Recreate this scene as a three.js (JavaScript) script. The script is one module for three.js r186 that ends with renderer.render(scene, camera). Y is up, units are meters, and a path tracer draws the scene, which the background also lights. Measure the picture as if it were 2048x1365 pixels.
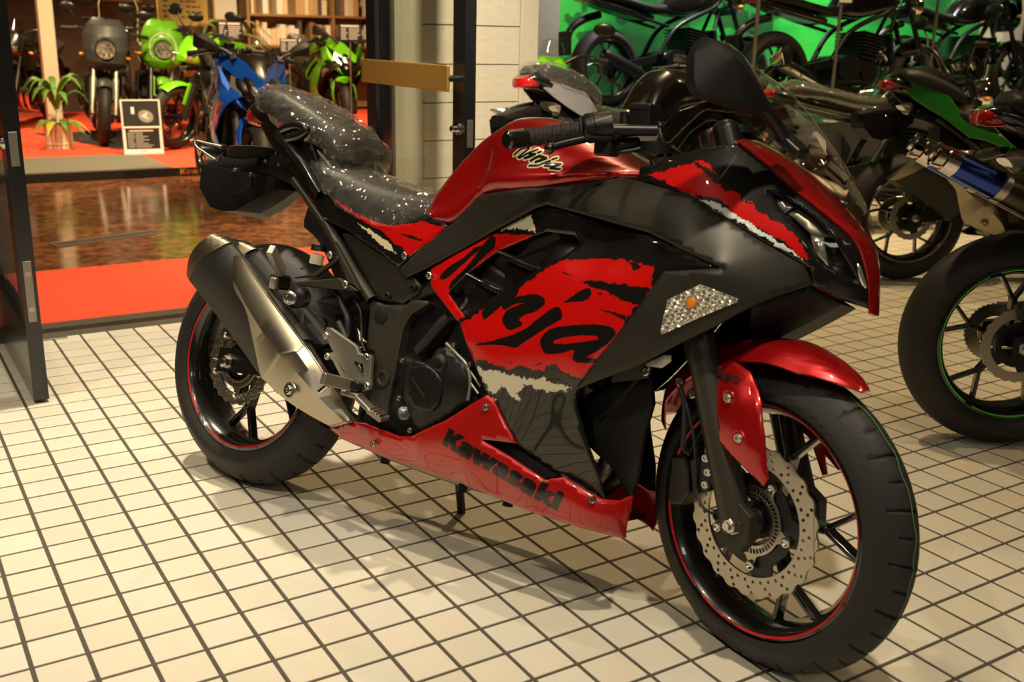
import * as THREE from 'three';
import { mergeGeometries, mergeVertices, toCreasedNormals } from 'three/addons/utils/BufferGeometryUtils.js';
import { RoundedBoxGeometry } from 'three/addons/geometries/RoundedBoxGeometry.js';
import { ConvexGeometry } from 'three/addons/geometries/ConvexGeometry.js';
import { RectAreaLightUniformsLib } from 'three/addons/lights/RectAreaLightUniformsLib.js';
import { FontLoader } from 'three/addons/loaders/FontLoader.js';
import { TextGeometry } from 'three/addons/geometries/TextGeometry.js';
RectAreaLightUniformsLib.init();
// ---------- camera, exposure, lamps ----------
const scene = new THREE.Scene();
scene.background = new THREE.Color(0x000000);
const renderer = new THREE.WebGLRenderer({ antialias: true });
renderer.toneMapping = THREE.LinearToneMapping;
renderer.toneMappingExposure = 0.45;
renderer.shadowMap.enabled = true;
const camera = new THREE.PerspectiveCamera(36.0, 1.5, 0.05, 60);
camera.position.set(-0.157, 1.148, 2.588);
camera.up.set(0.1299, 0.9594, -0.2504);
camera.lookAt(-0.157 + 0.50996, 1.148 - 0.28127, 2.588 - 0.81291);
camera.focus = 2.55; camera.userData.fStop = 5.0;
const WARM = [1, 0.72, 0.38], CREAM = [1, 0.85, 0.62], WHITE = [1, 0.95, 0.88];
// ceiling downlights: x, z, ceiling height, intensity, colour, aim x, aim z, cone
const DOWNLIGHTS = [
  // over the tiled floor
  [0.62, -0.85, 3.0, 70, CREAM, 0.6, -0.95, 0.72], [-0.75, 0.0, 3.0, 24, CREAM, -0.5, 0.0, 0.8], [1.3, 0.55, 3.0, 150, CREAM, 2.35, -2.9, 0.36], [0.8, 1.9, 3.0, 36, CREAM, 0.5, 1.5, 0.75], [-0.9, 1.5, 3.0, 22, CREAM, -0.4, 0.9, 0.85],
  [2.1, -0.35, 3.0, 24, WARM, 2.0, -0.2, 0.8], [3.4, 2.0, 3.0, 14, WARM, 3.2, 1.6, 0.8], [4.3, -0.3, 3.0, 22, WARM, 4.2, -0.5, 0.8], [6.2, 0.6, 3.0, 20, WARM, 6.0, 0.2, 0.85],
  // over the right-hand row and the stage
  [3.6, -2.2, 3.0, 60, WARM, 3.7, -2.7, 0.85], [5.6, -1.4, 3.0, 50, WARM, 5.6, -1.9, 0.85], [8.2, -1.6, 3.0, 50, WARM, 8.0, -2.4, 0.85], [5.6, -3.7, 3.0, 75, WHITE, 5.8, -5.4, 0.95], [7.4, -3.7, 3.0, 75, WHITE, 7.6, -5.4, 0.95], [9.3, -3.7, 3.0, 75, WHITE, 9.4, -5.4, 0.95],
  // showroom
  [1.0, -2.7, 3.0, 70, WARM, 1.2, -3.6, 0.8], [3.0, -4.2, 3.0, 70, WARM, 2.4, -4.6, 0.9], [0.6, -6.0, 3.0, 80, WARM, 1.1, -7.2, 0.9],
  [2.2, -6.0, 3.0, 110, WARM, 2.4, -7.4, 0.9], [4.2, -6.2, 3.0, 100, WARM, 4.2, -7.4, 0.9], [1.6, -9.2, 3.0, 100, WARM, 1.8, -9.8, 0.95], [4.4, -9.6, 3.0, 120, WARM, 4.8, -10.8, 0.95],
];
// ---------- helpers ----------
const mulberry = (s) => () => { s |= 0; s = s + 0x6D2B79F5 | 0; let t = Math.imul(s ^ s >>> 15, 1 | s); t = t + Math.imul(t ^ t >>> 7, 61 | t) ^ t; return ((t ^ t >>> 14) >>> 0) / 4294967296; };
const V = (a) => new THREE.Vector3(a[0], a[1], a[2]);
const lerp = (a, b, t) => a + (b - a) * t;
const clamp = (x, a, b) => Math.max(a, Math.min(b, x));
const taken = new Map();
function numbered(name) { const n = taken.get(name) || 0; taken.set(name, n + 1); return n ? name + '_' + String(n).padStart(3, '0') : name; }
function shade(o) { o.traverse((m) => { if (m.isMesh) { m.castShadow = true; m.receiveShadow = true; } }); return o; }
function part(name, geo, mat, parent) {
  const g = Array.isArray(geo) ? merge(geo) : geo;
  const m = new THREE.Mesh(g, mat); m.name = name; m.castShadow = m.receiveShadow = true; parent.add(m); return m;
}
function sub(name, parent) { const g = new THREE.Group(); g.name = name; parent.add(g); return g; }
function thing(name, label, category, pos = [0, 0, 0], turn = 0, group) {
  const g = new THREE.Group(); g.name = numbered(name); g.position.set(...pos); g.rotation.y = turn; g.userData = { label, category }; if (group) g.userData.group = group;
  scene.add(g); return g;
}
function solo(name, geo, mat, label, category, group) {
  const m = new THREE.Mesh(Array.isArray(geo) ? merge(geo) : geo, mat); m.name = numbered(name); m.castShadow = m.receiveShadow = true; m.userData = { label, category }; if (group) m.userData.group = group;
  scene.add(m); return m;
}
function struct(name, geo, mat, label, category = 'structure') {
  const m = new THREE.Mesh(Array.isArray(geo) ? merge(geo) : geo, mat); m.name = name; m.castShadow = m.receiveShadow = true; m.userData = { label, category, kind: 'structure' }; scene.add(m); return m;
}
function merge(list) {
  const L = list.flat(9).map((g) => {
    g = g.index ? g.toNonIndexed() : g.clone();
    for (const k of Object.keys(g.attributes)) if (!['position', 'normal', 'uv'].includes(k)) g.deleteAttribute(k);
    if (!g.attributes.normal) g.computeVertexNormals();
    if (!g.attributes.uv) g.setAttribute('uv', new THREE.BufferAttribute(new Float32Array(g.attributes.position.count * 2), 2));
    return g;
  });
  return mergeGeometries(L);
}
const mirrorZ = (g) => {
  g = g.index ? g.toNonIndexed() : g.clone(); const p = g.attributes.position, n = g.attributes.normal, u = g.attributes.uv;
  for (let i = 0; i < p.count; i++) { p.setZ(i, -p.getZ(i)); if (n) n.setZ(i, -n.getZ(i)); }
  for (const a of [p, n, u]) if (a) { const s = a.itemSize; for (let i = 0; i < a.count; i += 3) for (let k = 0; k < s; k++) { const t = a.array[(i + 1) * s + k]; a.array[(i + 1) * s + k] = a.array[(i + 2) * s + k]; a.array[(i + 2) * s + k] = t; } }
  return g;
};
const crease = (g, deg = 35) => { g = g.index ? g.toNonIndexed() : g; for (const k of Object.keys(g.attributes)) if (k !== 'position' && k !== 'uv') g.deleteAttribute(k); return toCreasedNormals(g, deg * Math.PI / 180); };
function frameOf(d, upHint) {
  const z = d.clone().normalize(); let u = upHint ? V(upHint) : new THREE.Vector3(0, 1, 0); if (Math.abs(u.dot(z)) > 0.97) u = new THREE.Vector3(1, 0, 0);
  const x = new THREE.Vector3().crossVectors(u, z).normalize(), y = new THREE.Vector3().crossVectors(z, x); return new THREE.Matrix4().makeBasis(x, y, z);
}
// cylinder / cone from a to b
function rod(a, b, r1, r2 = r1, seg = 16) {
  const A = V(a), B = V(b), d = B.clone().sub(A), g = new THREE.CylinderGeometry(r2, r1, d.length(), seg); g.rotateX(Math.PI / 2);
  g.applyMatrix4(frameOf(d)); g.translate((A.x + B.x) / 2, (A.y + B.y) / 2, (A.z + B.z) / 2); return g;
}
// lathe profile [[t along axis, radius]...] from a towards b (t in metres)
function turned(a, b, prof, seg = 20) {
  const A = V(a), d = V(b).sub(A); const g = new THREE.LatheGeometry(prof.map(([t, r]) => new THREE.Vector2(Math.max(r, 1e-5), t)), seg); g.rotateX(Math.PI / 2);
  g.applyMatrix4(frameOf(d)); g.translate(A.x, A.y, A.z); return crease(g, 40);
}
function tube(pts, r, seg = 24, rad = 8) { return new THREE.TubeGeometry(new THREE.CatmullRomCurve3(pts.map(V)), seg, r, rad, false); }
// rounded box at c, size s, axes from forward dir f and up u
function slab(c, s, r = 0.003, rot = [0, 0, 0], seg = 2) {
  const g = new RoundedBoxGeometry(s[0], s[1], s[2], seg, Math.min(r, s[0] / 2.01, s[1] / 2.01, s[2] / 2.01)); g.rotateX(rot[0]); g.rotateY(rot[1]); g.rotateZ(rot[2]); g.translate(...c); return g;
}
// bar with rectangular section from a to b
function bar(a, b, w, h, up, r = 0.002) {
  const A = V(a), d = V(b).sub(A), L = d.length(), g = new RoundedBoxGeometry(w, h, L, 2, Math.min(r, w / 2.01, h / 2.01)); g.applyMatrix4(frameOf(d, up)); const m = A.add(d.multiplyScalar(0.5)); g.translate(m.x, m.y, m.z); return g;
}
function bolt(p, r = 0.008, dz = 1, len = 0.006) {
  const e = [p[0], p[1], p[2] + dz * len]; return turned(p, e, [[-len, 0], [-len, r], [len * 0.5, r], [len * 0.9, r * 0.75], [len * 0.9, r * 0.5], [len * 0.4, r * 0.45], [len * 0.4, 0]], 12);
}
function solve(A, b) {
  const n = b.length;
  for (let i = 0; i < n; i++) {
    let m = i; for (let k = i + 1; k < n; k++) if (Math.abs(A[k][i]) > Math.abs(A[m][i])) m = k;
    [A[i], A[m]] = [A[m], A[i]]; [b[i], b[m]] = [b[m], b[i]];
    for (let k = i + 1; k < n; k++) { const f = A[k][i] / A[i][i]; if (f) { for (let j = i; j < n; j++) A[k][j] -= f * A[i][j]; b[k] -= f * b[i]; } }
  }
  for (let i = n - 1; i >= 0; i--) { for (let j = i + 1; j < n; j++) b[i] -= A[i][j] * b[j]; b[i] /= A[i][i]; }
  return b;
}
// smooth surface z(x, y) through measured points
function spline2(P) {
  const n = P.length, k = (x, y, q) => { const r = Math.hypot(x - q[0], y - q[1]); return r > 1e-9 ? r * r * Math.log(r + 1e-12) : 0; };
  const A = [], b = [];
  for (let i = 0; i < n; i++) { const row = P.map((q) => k(P[i][0], P[i][1], q)); row[i] += 6e-4; row.push(1, P[i][0], P[i][1]); A.push(row); b.push(P[i][2]); }
  for (let c = 0; c < 3; c++) { A.push([...P.map((q) => c ? q[c - 1] : 1), 0, 0, 0]); b.push(0); }
  const w = solve(A, b);
  return (x, y) => { let s = w[n] + w[n + 1] * x + w[n + 2] * y; for (let i = 0; i < n; i++) s += w[i] * k(x, y, P[i]); return s; };
}
function inside(P, x, y) { let c = false; for (let i = 0, j = P.length - 1; i < P.length; j = i++) if ((P[i][1] > y) !== (P[j][1] > y) && x < (P[j][0] - P[i][0]) * (y - P[i][1]) / (P[j][1] - P[i][1]) + P[i][0]) c = !c; return c; }
function edgeDist(loops, x, y) {
  let d = 1e9; for (const P of loops) for (let i = 0, j = P.length - 1; i < P.length; j = i++) { const ax = P[j][0], ay = P[j][1], bx = P[i][0] - ax, by = P[i][1] - ay, t = clamp(((x - ax) * bx + (y - ay) * by) / (bx * bx + by * by + 1e-12), 0, 1); d = Math.min(d, Math.hypot(x - ax - bx * t, y - ay - by * t)); }
  return d;
}
function resample(P, h) { const o = []; for (let i = 0; i < P.length; i++) { const a = P[i], b = P[(i + 1) % P.length], n = Math.max(1, Math.round(Math.hypot(b[0] - a[0], b[1] - a[1]) / h)); for (let k = 0; k < n; k++) o.push([lerp(a[0], b[0], k / n), lerp(a[1], b[1], k / n)]); } return o; }
function delaunay(pts) {
  const n = pts.length; let x0 = 1e9, y0 = 1e9, x1 = -1e9, y1 = -1e9; for (const p of pts) { x0 = Math.min(x0, p[0]); x1 = Math.max(x1, p[0]); y0 = Math.min(y0, p[1]); y1 = Math.max(y1, p[1]); }
  const D = Math.max(x1 - x0, y1 - y0) * 20, mx = (x0 + x1) / 2, my = (y0 + y1) / 2, Q = pts.concat([[mx - D, my - D], [mx + D, my - D], [mx, my + D]]);
  const circ = (a, b, c) => { const A = Q[a], B = Q[b], C = Q[c], d = 2 * (A[0] * (B[1] - C[1]) + B[0] * (C[1] - A[1]) + C[0] * (A[1] - B[1])), a2 = A[0] * A[0] + A[1] * A[1], b2 = B[0] * B[0] + B[1] * B[1], c2 = C[0] * C[0] + C[1] * C[1], ux = (a2 * (B[1] - C[1]) + b2 * (C[1] - A[1]) + c2 * (A[1] - B[1])) / d, uy = (a2 * (C[0] - B[0]) + b2 * (A[0] - C[0]) + c2 * (B[0] - A[0])) / d; return [a, b, c, ux, uy, (A[0] - ux) ** 2 + (A[1] - uy) ** 2]; };
  const order = pts.map((p, i) => i).sort((a, b) => pts[a][0] - pts[b][0] || pts[a][1] - pts[b][1]);
  let open = [circ(n, n + 1, n + 2)]; const done = [];
  for (const i of order) {
    const [x, y] = pts[i], edges = new Map(), keep = [];
    for (const t of open) {
      const dx = x - t[3]; if (dx > 0 && dx * dx > t[5] * (1 + 1e-9)) { done.push(t); continue; }
      if (dx * dx + (y - t[4]) ** 2 < t[5] * (1 - 1e-10)) for (const [a, b] of [[t[0], t[1]], [t[1], t[2]], [t[2], t[0]]]) { const k = a < b ? a * 1e5 + b : b * 1e5 + a; edges.has(k) ? edges.set(k, null) : edges.set(k, [a, b]); }
      else keep.push(t);
    }
    for (const e of edges.values()) if (e) keep.push(circ(e[0], e[1], i));
    open = keep;
  }
  return done.concat(open).filter((t) => t[0] < n && t[1] < n && t[2] < n).map((t) => [t[0], t[1], t[2]]);
}
// curved body panel: outline [[x,y,z]...] in the bike's side plane, real thickness, rounded rim
function panel(outline, o = {}) {
  const { ctrl = [], holes = [], h = 0.014, t = 0.003, r = 0.004, surf } = o;
  const S = surf || spline2(outline.concat(ctrl)), loops = [outline, ...holes].map((L) => resample(L, h)), flat = loops.flat();
  const X = flat.map((p) => p[0]), Y = flat.map((p) => p[1]), x0 = Math.min(...X), x1 = Math.max(...X), y0 = Math.min(...Y), y1 = Math.max(...Y);
  const jr = mulberry(7), ins = (x, y) => inside(loops[0], x, y) && !loops.slice(1).some((L) => inside(L, x, y));
  const pts = flat.map((p) => [p[0] + (jr() - 0.5) * 1e-6, p[1] + (jr() - 0.5) * 1e-6]);
  for (let j = 0, y = y0 + h / 2; y < y1; y += h * 0.87, j++) for (let x = x0 + (j % 2 ? h / 2 : 0); x < x1; x += h) { const xx = x + (jr() - 0.5) * h * 0.05, yy = y + (jr() - 0.5) * h * 0.05; if (ins(xx, yy) && edgeDist(loops, xx, yy) > h * 0.5) pts.push([xx, yy]); }
  const rr = Math.max(r, 1e-5), Z = (x, y) => { const d = Math.min(edgeDist(loops, x, y), rr), q = 1 - d / rr; return S(x, y) - r * (1 - Math.sqrt(Math.max(0, 1 - q * q * 0.98))); };
  const tris = delaunay(pts).filter((q) => ins((pts[q[0]][0] + pts[q[1]][0] + pts[q[2]][0]) / 3, (pts[q[0]][1] + pts[q[1]][1] + pts[q[2]][1]) / 3));
  const N = pts.length, zs = pts.map((p) => Z(p[0], p[1])), e = 0.0015;
  const nor = pts.map((p, i) => { let gx = (S(p[0] + e, p[1]) - S(p[0] - e, p[1])) / (2 * e), gy = (S(p[0], p[1] + e) - S(p[0], p[1] - e)) / (2 * e); if (i < flat.length) { gx *= 1; } const L = Math.hypot(gx, gy, 1); return [-gx / L, -gy / L, 1 / L]; });
  // rim normals lean outwards
  let off = 0; for (const L of loops) { const m = L.length, sgn = area(L) > 0 ? 1 : -1, hs = L === loops[0] ? 1 : -1; for (let i = 0; i < m; i++) { const a = L[(i + m - 1) % m], b = L[(i + 1) % m], dx = b[0] - a[0], dy = b[1] - a[1], l = Math.hypot(dx, dy) || 1, nx = dy / l * sgn * hs, ny = -dx / l * sgn * hs, q = nor[off + i], w = r > 0.0005 ? 0.8 : 0; const v = [q[0] + nx * w, q[1] + ny * w, q[2]], ll = Math.hypot(...v); nor[off + i] = v.map((c) => c / ll); } off += m; }
  const pos = [], nm = [], uv = [];
  const put = (i, z, n) => { pos.push(pts[i][0], pts[i][1], z); nm.push(...n); uv.push(pts[i][0], pts[i][1]); };
  for (const q of tris) {
    const [a, b, c] = q, cr = (pts[b][0] - pts[a][0]) * (pts[c][1] - pts[a][1]) - (pts[b][1] - pts[a][1]) * (pts[c][0] - pts[a][0]), s = cr > 0 ? [a, b, c] : [a, c, b];
    for (const i of s) put(i, zs[i], nor[i]);
    for (const i of [s[0], s[2], s[1]]) put(i, zs[i] - t, nor[i].map((v) => -v));
  }
  off = 0;
  for (const L of loops) {
    const m = L.length, sgn = (area(L) > 0 ? 1 : -1) * (L === loops[0] ? 1 : -1);
    for (let i = 0; i < m; i++) {
      let a = off + i, b = off + (i + 1) % m; if (sgn < 0) [a, b] = [b, a];
      const dx = pts[b][0] - pts[a][0], dy = pts[b][1] - pts[a][1], l = Math.hypot(dx, dy) || 1, nn = [dy / l, -dx / l, 0];
      for (const [k, w] of [[a, 0], [a, 1], [b, 1], [a, 0], [b, 1], [b, 0]]) put(k, zs[k] - (w ? t : 0), nn);
    }
    off += m;
  }
  const g = new THREE.BufferGeometry(); g.setAttribute('position', new THREE.Float32BufferAttribute(pos, 3)); g.setAttribute('normal', new THREE.Float32BufferAttribute(nm, 3)); g.setAttribute('uv', new THREE.Float32BufferAttribute(uv, 2)); return g;
}
function area(L) { let s = 0; for (let i = 0, j = L.length - 1; i < L.length; j = i++) s += L[j][0] * L[i][1] - L[i][0] * L[j][1]; return s; }
const cr1 = (a, b, c, d, t) => 0.5 * (2 * b + (c - a) * t + (2 * a - 5 * b + 4 * c - d) * t * t + (3 * b - a - 3 * c + d) * t * t * t);
function curve(P, n, closed) { const o = [], m = P.length, at = (i) => closed ? P[(i + m) % m] : P[clamp(i, 0, m - 1)]; const last = closed ? m : m - 1; for (let i = 0; i < last; i++) for (let k = 0; k < n; k++) o.push([0, 1, 2].map((c) => cr1(at(i - 1)[c] ?? 0, at(i)[c] ?? 0, at(i + 1)[c] ?? 0, at(i + 2)[c] ?? 0, k / n))); if (!closed) o.push([0, 1, 2].map((c) => P[m - 1][c] ?? 0)); return o; }
// grid surface rows x cols of points
function sheet(rows, { closed = false, deg = 40, flip = false } = {}) {
  const R = rows.length, C = rows[0].length, pos = [], uv = [], idx = [];
  rows.forEach((r, i) => r.forEach((p, j) => { pos.push(p[0], p[1], p[2]); uv.push(p[0], p[1]); }));
  for (let i = 0; i < R - 1; i++) for (let j = 0; j < (closed ? C : C - 1); j++) { const a = i * C + j, b = i * C + (j + 1) % C, c = a + C, d = b + C; flip ? idx.push(a, b, c, b, d, c) : idx.push(a, c, b, b, c, d); }
  const g = new THREE.BufferGeometry(); g.setAttribute('position', new THREE.Float32BufferAttribute(pos, 3)); g.setAttribute('uv', new THREE.Float32BufferAttribute(uv, 2)); g.setIndex(idx);
  return crease(g, deg);
}
// loft through closed loops, smoothed n times between sections and m times around, with caps
function loft(secs, { n = 4, m = 3, deg = 40, caps = true, flip = false, smoothAround = true } = {}) {
  let L = smoothAround ? secs.map((s) => curve(s, m, true)) : secs;
  const cols = L[0].length, rows = []; for (let j = 0; j < cols; j++) { const c = curve(L.map((s) => s[j]), n, false); c.forEach((p, i) => { (rows[i] ||= [])[j] = p; }); }
  if (caps) { const mid = (r) => { const c = [0, 1, 2].map((k) => r.reduce((s, p) => s + p[k], 0) / r.length); return r.map(() => c); }; rows.unshift(mid(rows[0])); rows.push(mid(rows[rows.length - 1])); }
  let vol = 0; const C = rows[0].length, c0 = rows[0][0]; for (let i = 0; i < rows.length - 1; i++) for (let j = 0; j < C; j++) { const a = rows[i][j], b = rows[i][(j + 1) % C], c = rows[i + 1][j], d = rows[i + 1][(j + 1) % C], det = (p, q, r) => { const P = p.map((v, k) => v - c0[k]), Q = q.map((v, k) => v - c0[k]), R = r.map((v, k) => v - c0[k]); return P[0] * (Q[1] * R[2] - Q[2] * R[1]) - P[1] * (Q[0] * R[2] - Q[2] * R[0]) + P[2] * (Q[0] * R[1] - Q[1] * R[0]); }; vol += det(a, c, b) + det(b, c, d); }
  return sheet(rows, { closed: true, deg, flip: vol < 0 });
}
// symmetric half profiles: section = [x, [[y,z]...]] from top centre round the right to bottom centre
function symLoop(x, half) { const r = half.map(([y, z, dx]) => [x + (dx || 0), y, z]), l = half.slice(1, -1).reverse().map(([y, z, dx]) => [x + (dx || 0), y, -z]); return r.concat(half[half.length - 1][1] === 0 ? l : half.slice(1).reverse().map(([y, z, dx]) => [x + (dx || 0), y, -z])); }
// extruded outline in the xy plane, bevelled, between z0 and z1
function plate(P, z0, z1, bev = 0.002, holes = []) {
  const s = new THREE.Shape(P.map((p) => new THREE.Vector2(p[0], p[1]))); for (const h of holes) s.holes.push(new THREE.Path(h.map((p) => new THREE.Vector2(p[0], p[1]))));
  const b = Math.min(bev, Math.abs(z1 - z0) * 0.45), g = new THREE.ExtrudeGeometry(s, { depth: Math.abs(z1 - z0) - 2 * b, bevelEnabled: b > 0, bevelThickness: b, bevelSize: b, bevelOffset: -b, bevelSegments: 2, curveSegments: 16 });
  g.translate(0, 0, Math.min(z0, z1) + b); return g;
}
const ringPts = (cx, cy, r, n = 24, ph = 0) => Array.from({ length: n }, (_, i) => [cx + r * Math.cos(ph + i / n * Math.PI * 2), cy + r * Math.sin(ph + i / n * Math.PI * 2)]);
// solid of revolution about the wheel axle (z): profile [[r, z]...]
function wheelLathe(prof, seg = 96, a0 = 0, a1 = Math.PI * 2, deg = 30) {
  const full = a1 - a0 > 6.28, rows = []; for (let i = 0; i <= seg; i++) { const a = a0 + (a1 - a0) * i / seg; rows.push(prof.map(([r, z]) => [r * Math.cos(a), r * Math.sin(a), z])); }
  return sheet(rows, { deg });
}
function displace(g, f) { const p = g.attributes.position, n = g.attributes.normal; for (let i = 0; i < p.count; i++) { const d = f(p.getX(i), p.getY(i), p.getZ(i)); p.setXYZ(i, p.getX(i) + n.getX(i) * d, p.getY(i) + n.getY(i) * d, p.getZ(i) + n.getZ(i) * d); } return g; }
// value noise
function hash3(i, j, k) { let h = Math.imul(i, 374761393) + Math.imul(j, 668265263) + Math.imul(k, 2147483647 ^ 0x5bd1e995); h = Math.imul(h ^ h >>> 13, 1274126177); return ((h ^ h >>> 16) >>> 0) / 4294967296; }
function noise(x, y, z = 0) { const i = Math.floor(x), j = Math.floor(y), k = Math.floor(z), s = (t) => t * t * (3 - 2 * t), u = s(x - i), v = s(y - j), w = s(z - k), c = (a, b, d) => hash3(i + a, j + b, k + d); return lerp(lerp(lerp(c(0, 0, 0), c(1, 0, 0), u), lerp(c(0, 1, 0), c(1, 1, 0), u), v), lerp(lerp(c(0, 0, 1), c(1, 0, 1), u), lerp(c(0, 1, 1), c(1, 1, 1), u), v), w); }
const fbm = (x, y, z = 0, o = 4) => { let s = 0, a = 0.5; for (let i = 0; i < o; i++) { s += a * noise(x, y, z); x *= 2.03; y *= 2.03; z *= 2.03; a *= 0.5; } return s; };
function dataTex(n, m, f, { srgb = true, rep = [1, 1] } = {}) {
  const d = new Uint8Array(n * m * 4); for (let j = 0; j < m; j++) for (let i = 0; i < n; i++) { const c = f(i / n, j / m), q = (j * n + i) * 4; d[q] = clamp(c[0], 0, 1) * 255; d[q + 1] = clamp(c[1], 0, 1) * 255; d[q + 2] = clamp(c[2], 0, 1) * 255; d[q + 3] = 255; }
  const t = new THREE.DataTexture(d, n, m); t.magFilter = THREE.LinearFilter; t.minFilter = THREE.LinearFilter; t.wrapS = t.wrapT = THREE.RepeatWrapping; t.repeat.set(...rep); if (srgb) t.colorSpace = THREE.SRGBColorSpace; t.needsUpdate = true; return t;
}
// canvas print whose uv are metres: covers x0..x1, y0..y1
function print(x0, y0, x1, y1, ppm, draw) {
  const c = document.createElement('canvas'); c.width = Math.round((x1 - x0) * ppm); c.height = Math.round((y1 - y0) * ppm); const g = c.getContext('2d');
  const X = (x) => (x - x0) * ppm, Y = (y) => c.height - (y - y0) * ppm; draw(g, X, Y, c, ppm);
  const t = new THREE.CanvasTexture(c); t.colorSpace = THREE.SRGBColorSpace; t.repeat.set(1 / (x1 - x0), 1 / (y1 - y0)); t.offset.set(-x0 / (x1 - x0), -y0 / (y1 - y0)); t.wrapS = t.wrapT = THREE.ClampToEdgeWrapping; return t;
}
const std = (color, roughness = 0.5, metalness = 0, o = {}) => new THREE.MeshStandardMaterial({ color, roughness, metalness, side: THREE.DoubleSide, ...o });
const phy = (color, roughness = 0.5, metalness = 0, o = {}) => new THREE.MeshPhysicalMaterial({ color, roughness, metalness, side: THREE.DoubleSide, ...o });
const rgb = (r, g, b) => new THREE.Color().setRGB(r, g, b);
// ---------- materials ----------
const noiseTex = dataTex(256, 256, (u, v) => { const k = 0.82 + 0.18 * fbm(u * 14, v * 14) + 0.1 * (noise(u * 90, v * 90) - 0.5); return [k, k, k]; }, { srgb: false });
const M = {
  red: phy(rgb(0.44, 0.004, 0.006), 0.32, 0.55, { clearcoat: 1, clearcoatRoughness: 0.03 }),
  redDark: phy(rgb(0.28, 0.004, 0.006), 0.4, 0.3, { clearcoat: 1, clearcoatRoughness: 0.05 }),
  gloss: phy(rgb(0.008, 0.008, 0.007), 0.25, 0.0, { clearcoat: 1, clearcoatRoughness: 0.03 }),
  charcoal: phy(rgb(0.027, 0.024, 0.018), 0.44, 0.3),
  forkPaint: phy(rgb(0.042, 0.037, 0.029), 0.42, 0.3),
  deep: phy(rgb(0.006, 0.006, 0.006), 0.5, 0, { specularIntensity: 0.35 }),
  matte: phy(rgb(0.009, 0.009, 0.01), 0.55, 0, { specularIntensity: 0.6 }),
  black: std(rgb(0.007, 0.007, 0.007), 0.4),
  satin: std(rgb(0.013, 0.013, 0.013), 0.3, 0.3),
  rubber: std(rgb(0.013, 0.012, 0.012), 0.7),
  tread: phy(rgb(0.019, 0.018, 0.017), 0.58, 0, { specularIntensity: 0.7 }),
  chalk: std(rgb(0.12, 0.36, 0.1), 0.8),
  steel: std(rgb(0.55, 0.5, 0.42), 0.3, 1),
  brushed: std(rgb(0.3, 0.25, 0.18), 0.42, 1),
  shield: std(rgb(0.42, 0.38, 0.3), 0.36, 1),
  alloy: std(rgb(0.36, 0.34, 0.29), 0.42, 0.85),
  disc: std(rgb(0.5, 0.46, 0.38), 0.32, 1),
  chrome: std(rgb(0.8, 0.78, 0.74), 0.08, 1),
  bolt: std(rgb(0.62, 0.6, 0.55), 0.25, 1),
  frame: phy(rgb(0.05, 0.045, 0.034), 0.45, 0.45),
  engine: std(rgb(0.014, 0.014, 0.014), 0.36, 0.4),
  can: std(rgb(0.02, 0.019, 0.018), 0.6, 0.2),
  stripe: std(rgb(0.5, 0.01, 0.012), 0.35),
  greenStripe: std(rgb(0.1, 0.62, 0.04), 0.4),
  white: std(rgb(0.75, 0.72, 0.62), 0.5),
  hose: std(rgb(0.012, 0.012, 0.012), 0.5),
  seat: phy(rgb(0.009, 0.009, 0.008), 0.5, 0, {}),
  film: phy(rgb(0.95, 0.93, 0.88), 0.05, 0, { transmission: 0.955, thickness: 0, ior: 2.1, side: THREE.DoubleSide }),
  glass: phy(rgb(0.95, 0.97, 0.94), 0.01, 0, { transmission: 1, thickness: 0, ior: 1.5 }),
  smoke: phy(rgb(0.8, 0.78, 0.74), 0.02, 0, { transmission: 1, thickness: 0, ior: 1.5, side: THREE.DoubleSide }),
  lens: phy(rgb(0.96, 0.96, 0.94), 0.03, 0, { transmission: 1, thickness: 0, ior: 1.5 }),
  redLens: phy(rgb(0.5, 0.01, 0.01), 0.12, 0, { clearcoat: 1 }),
  amber: phy(rgb(0.75, 0.25, 0.02), 0.15, 0, { clearcoat: 1 }),
  reflector: std(rgb(0.92, 0.9, 0.84), 0.2, 0.9),
  tankPlastic: phy(rgb(0.75, 0.72, 0.6), 0.4, 0, { transmission: 0.4, thickness: 0 }),
};
// ---------- lamps ----------
const lampGlow = new THREE.MeshStandardMaterial({ color: 0x000000, emissive: rgb(1, 0.86, 0.62), emissiveIntensity: 14 });
const trimWhite = std(rgb(0.5, 0.48, 0.44), 0.5);
const lampTrim = wheelLathe([[0.052, 0.0], [0.075, 0.004], [0.078, 0.0], [0.078, 0.02], [0.05, 0.02]], 32).rotateX(Math.PI / 2).translate(0, 0, 0);
const lampDisc = new THREE.CylinderGeometry(0.05, 0.05, 0.006, 32);
const LAMP_SPOTS = ['the doorway threshold', 'the left glass door', 'the doorway before the pillar', 'the space before the red front wheel', 'the floor left of the camera', 'the red motorcycle', 'the near right floor', 'the gold-rimmed motorcycle', 'the far right floor', 'the silver-tailed motorcycle', 'the bike with chrome gauges', 'the right end of the row', 'the left part of the stage', 'the middle of the stage', 'the right part of the stage', 'the red entrance mat', 'the blue motorcycle', 'the potted plant', 'the black retro motorcycle', 'the lime sport motorcycle', 'the touring motorcycle', 'the book shelf'];
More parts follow.
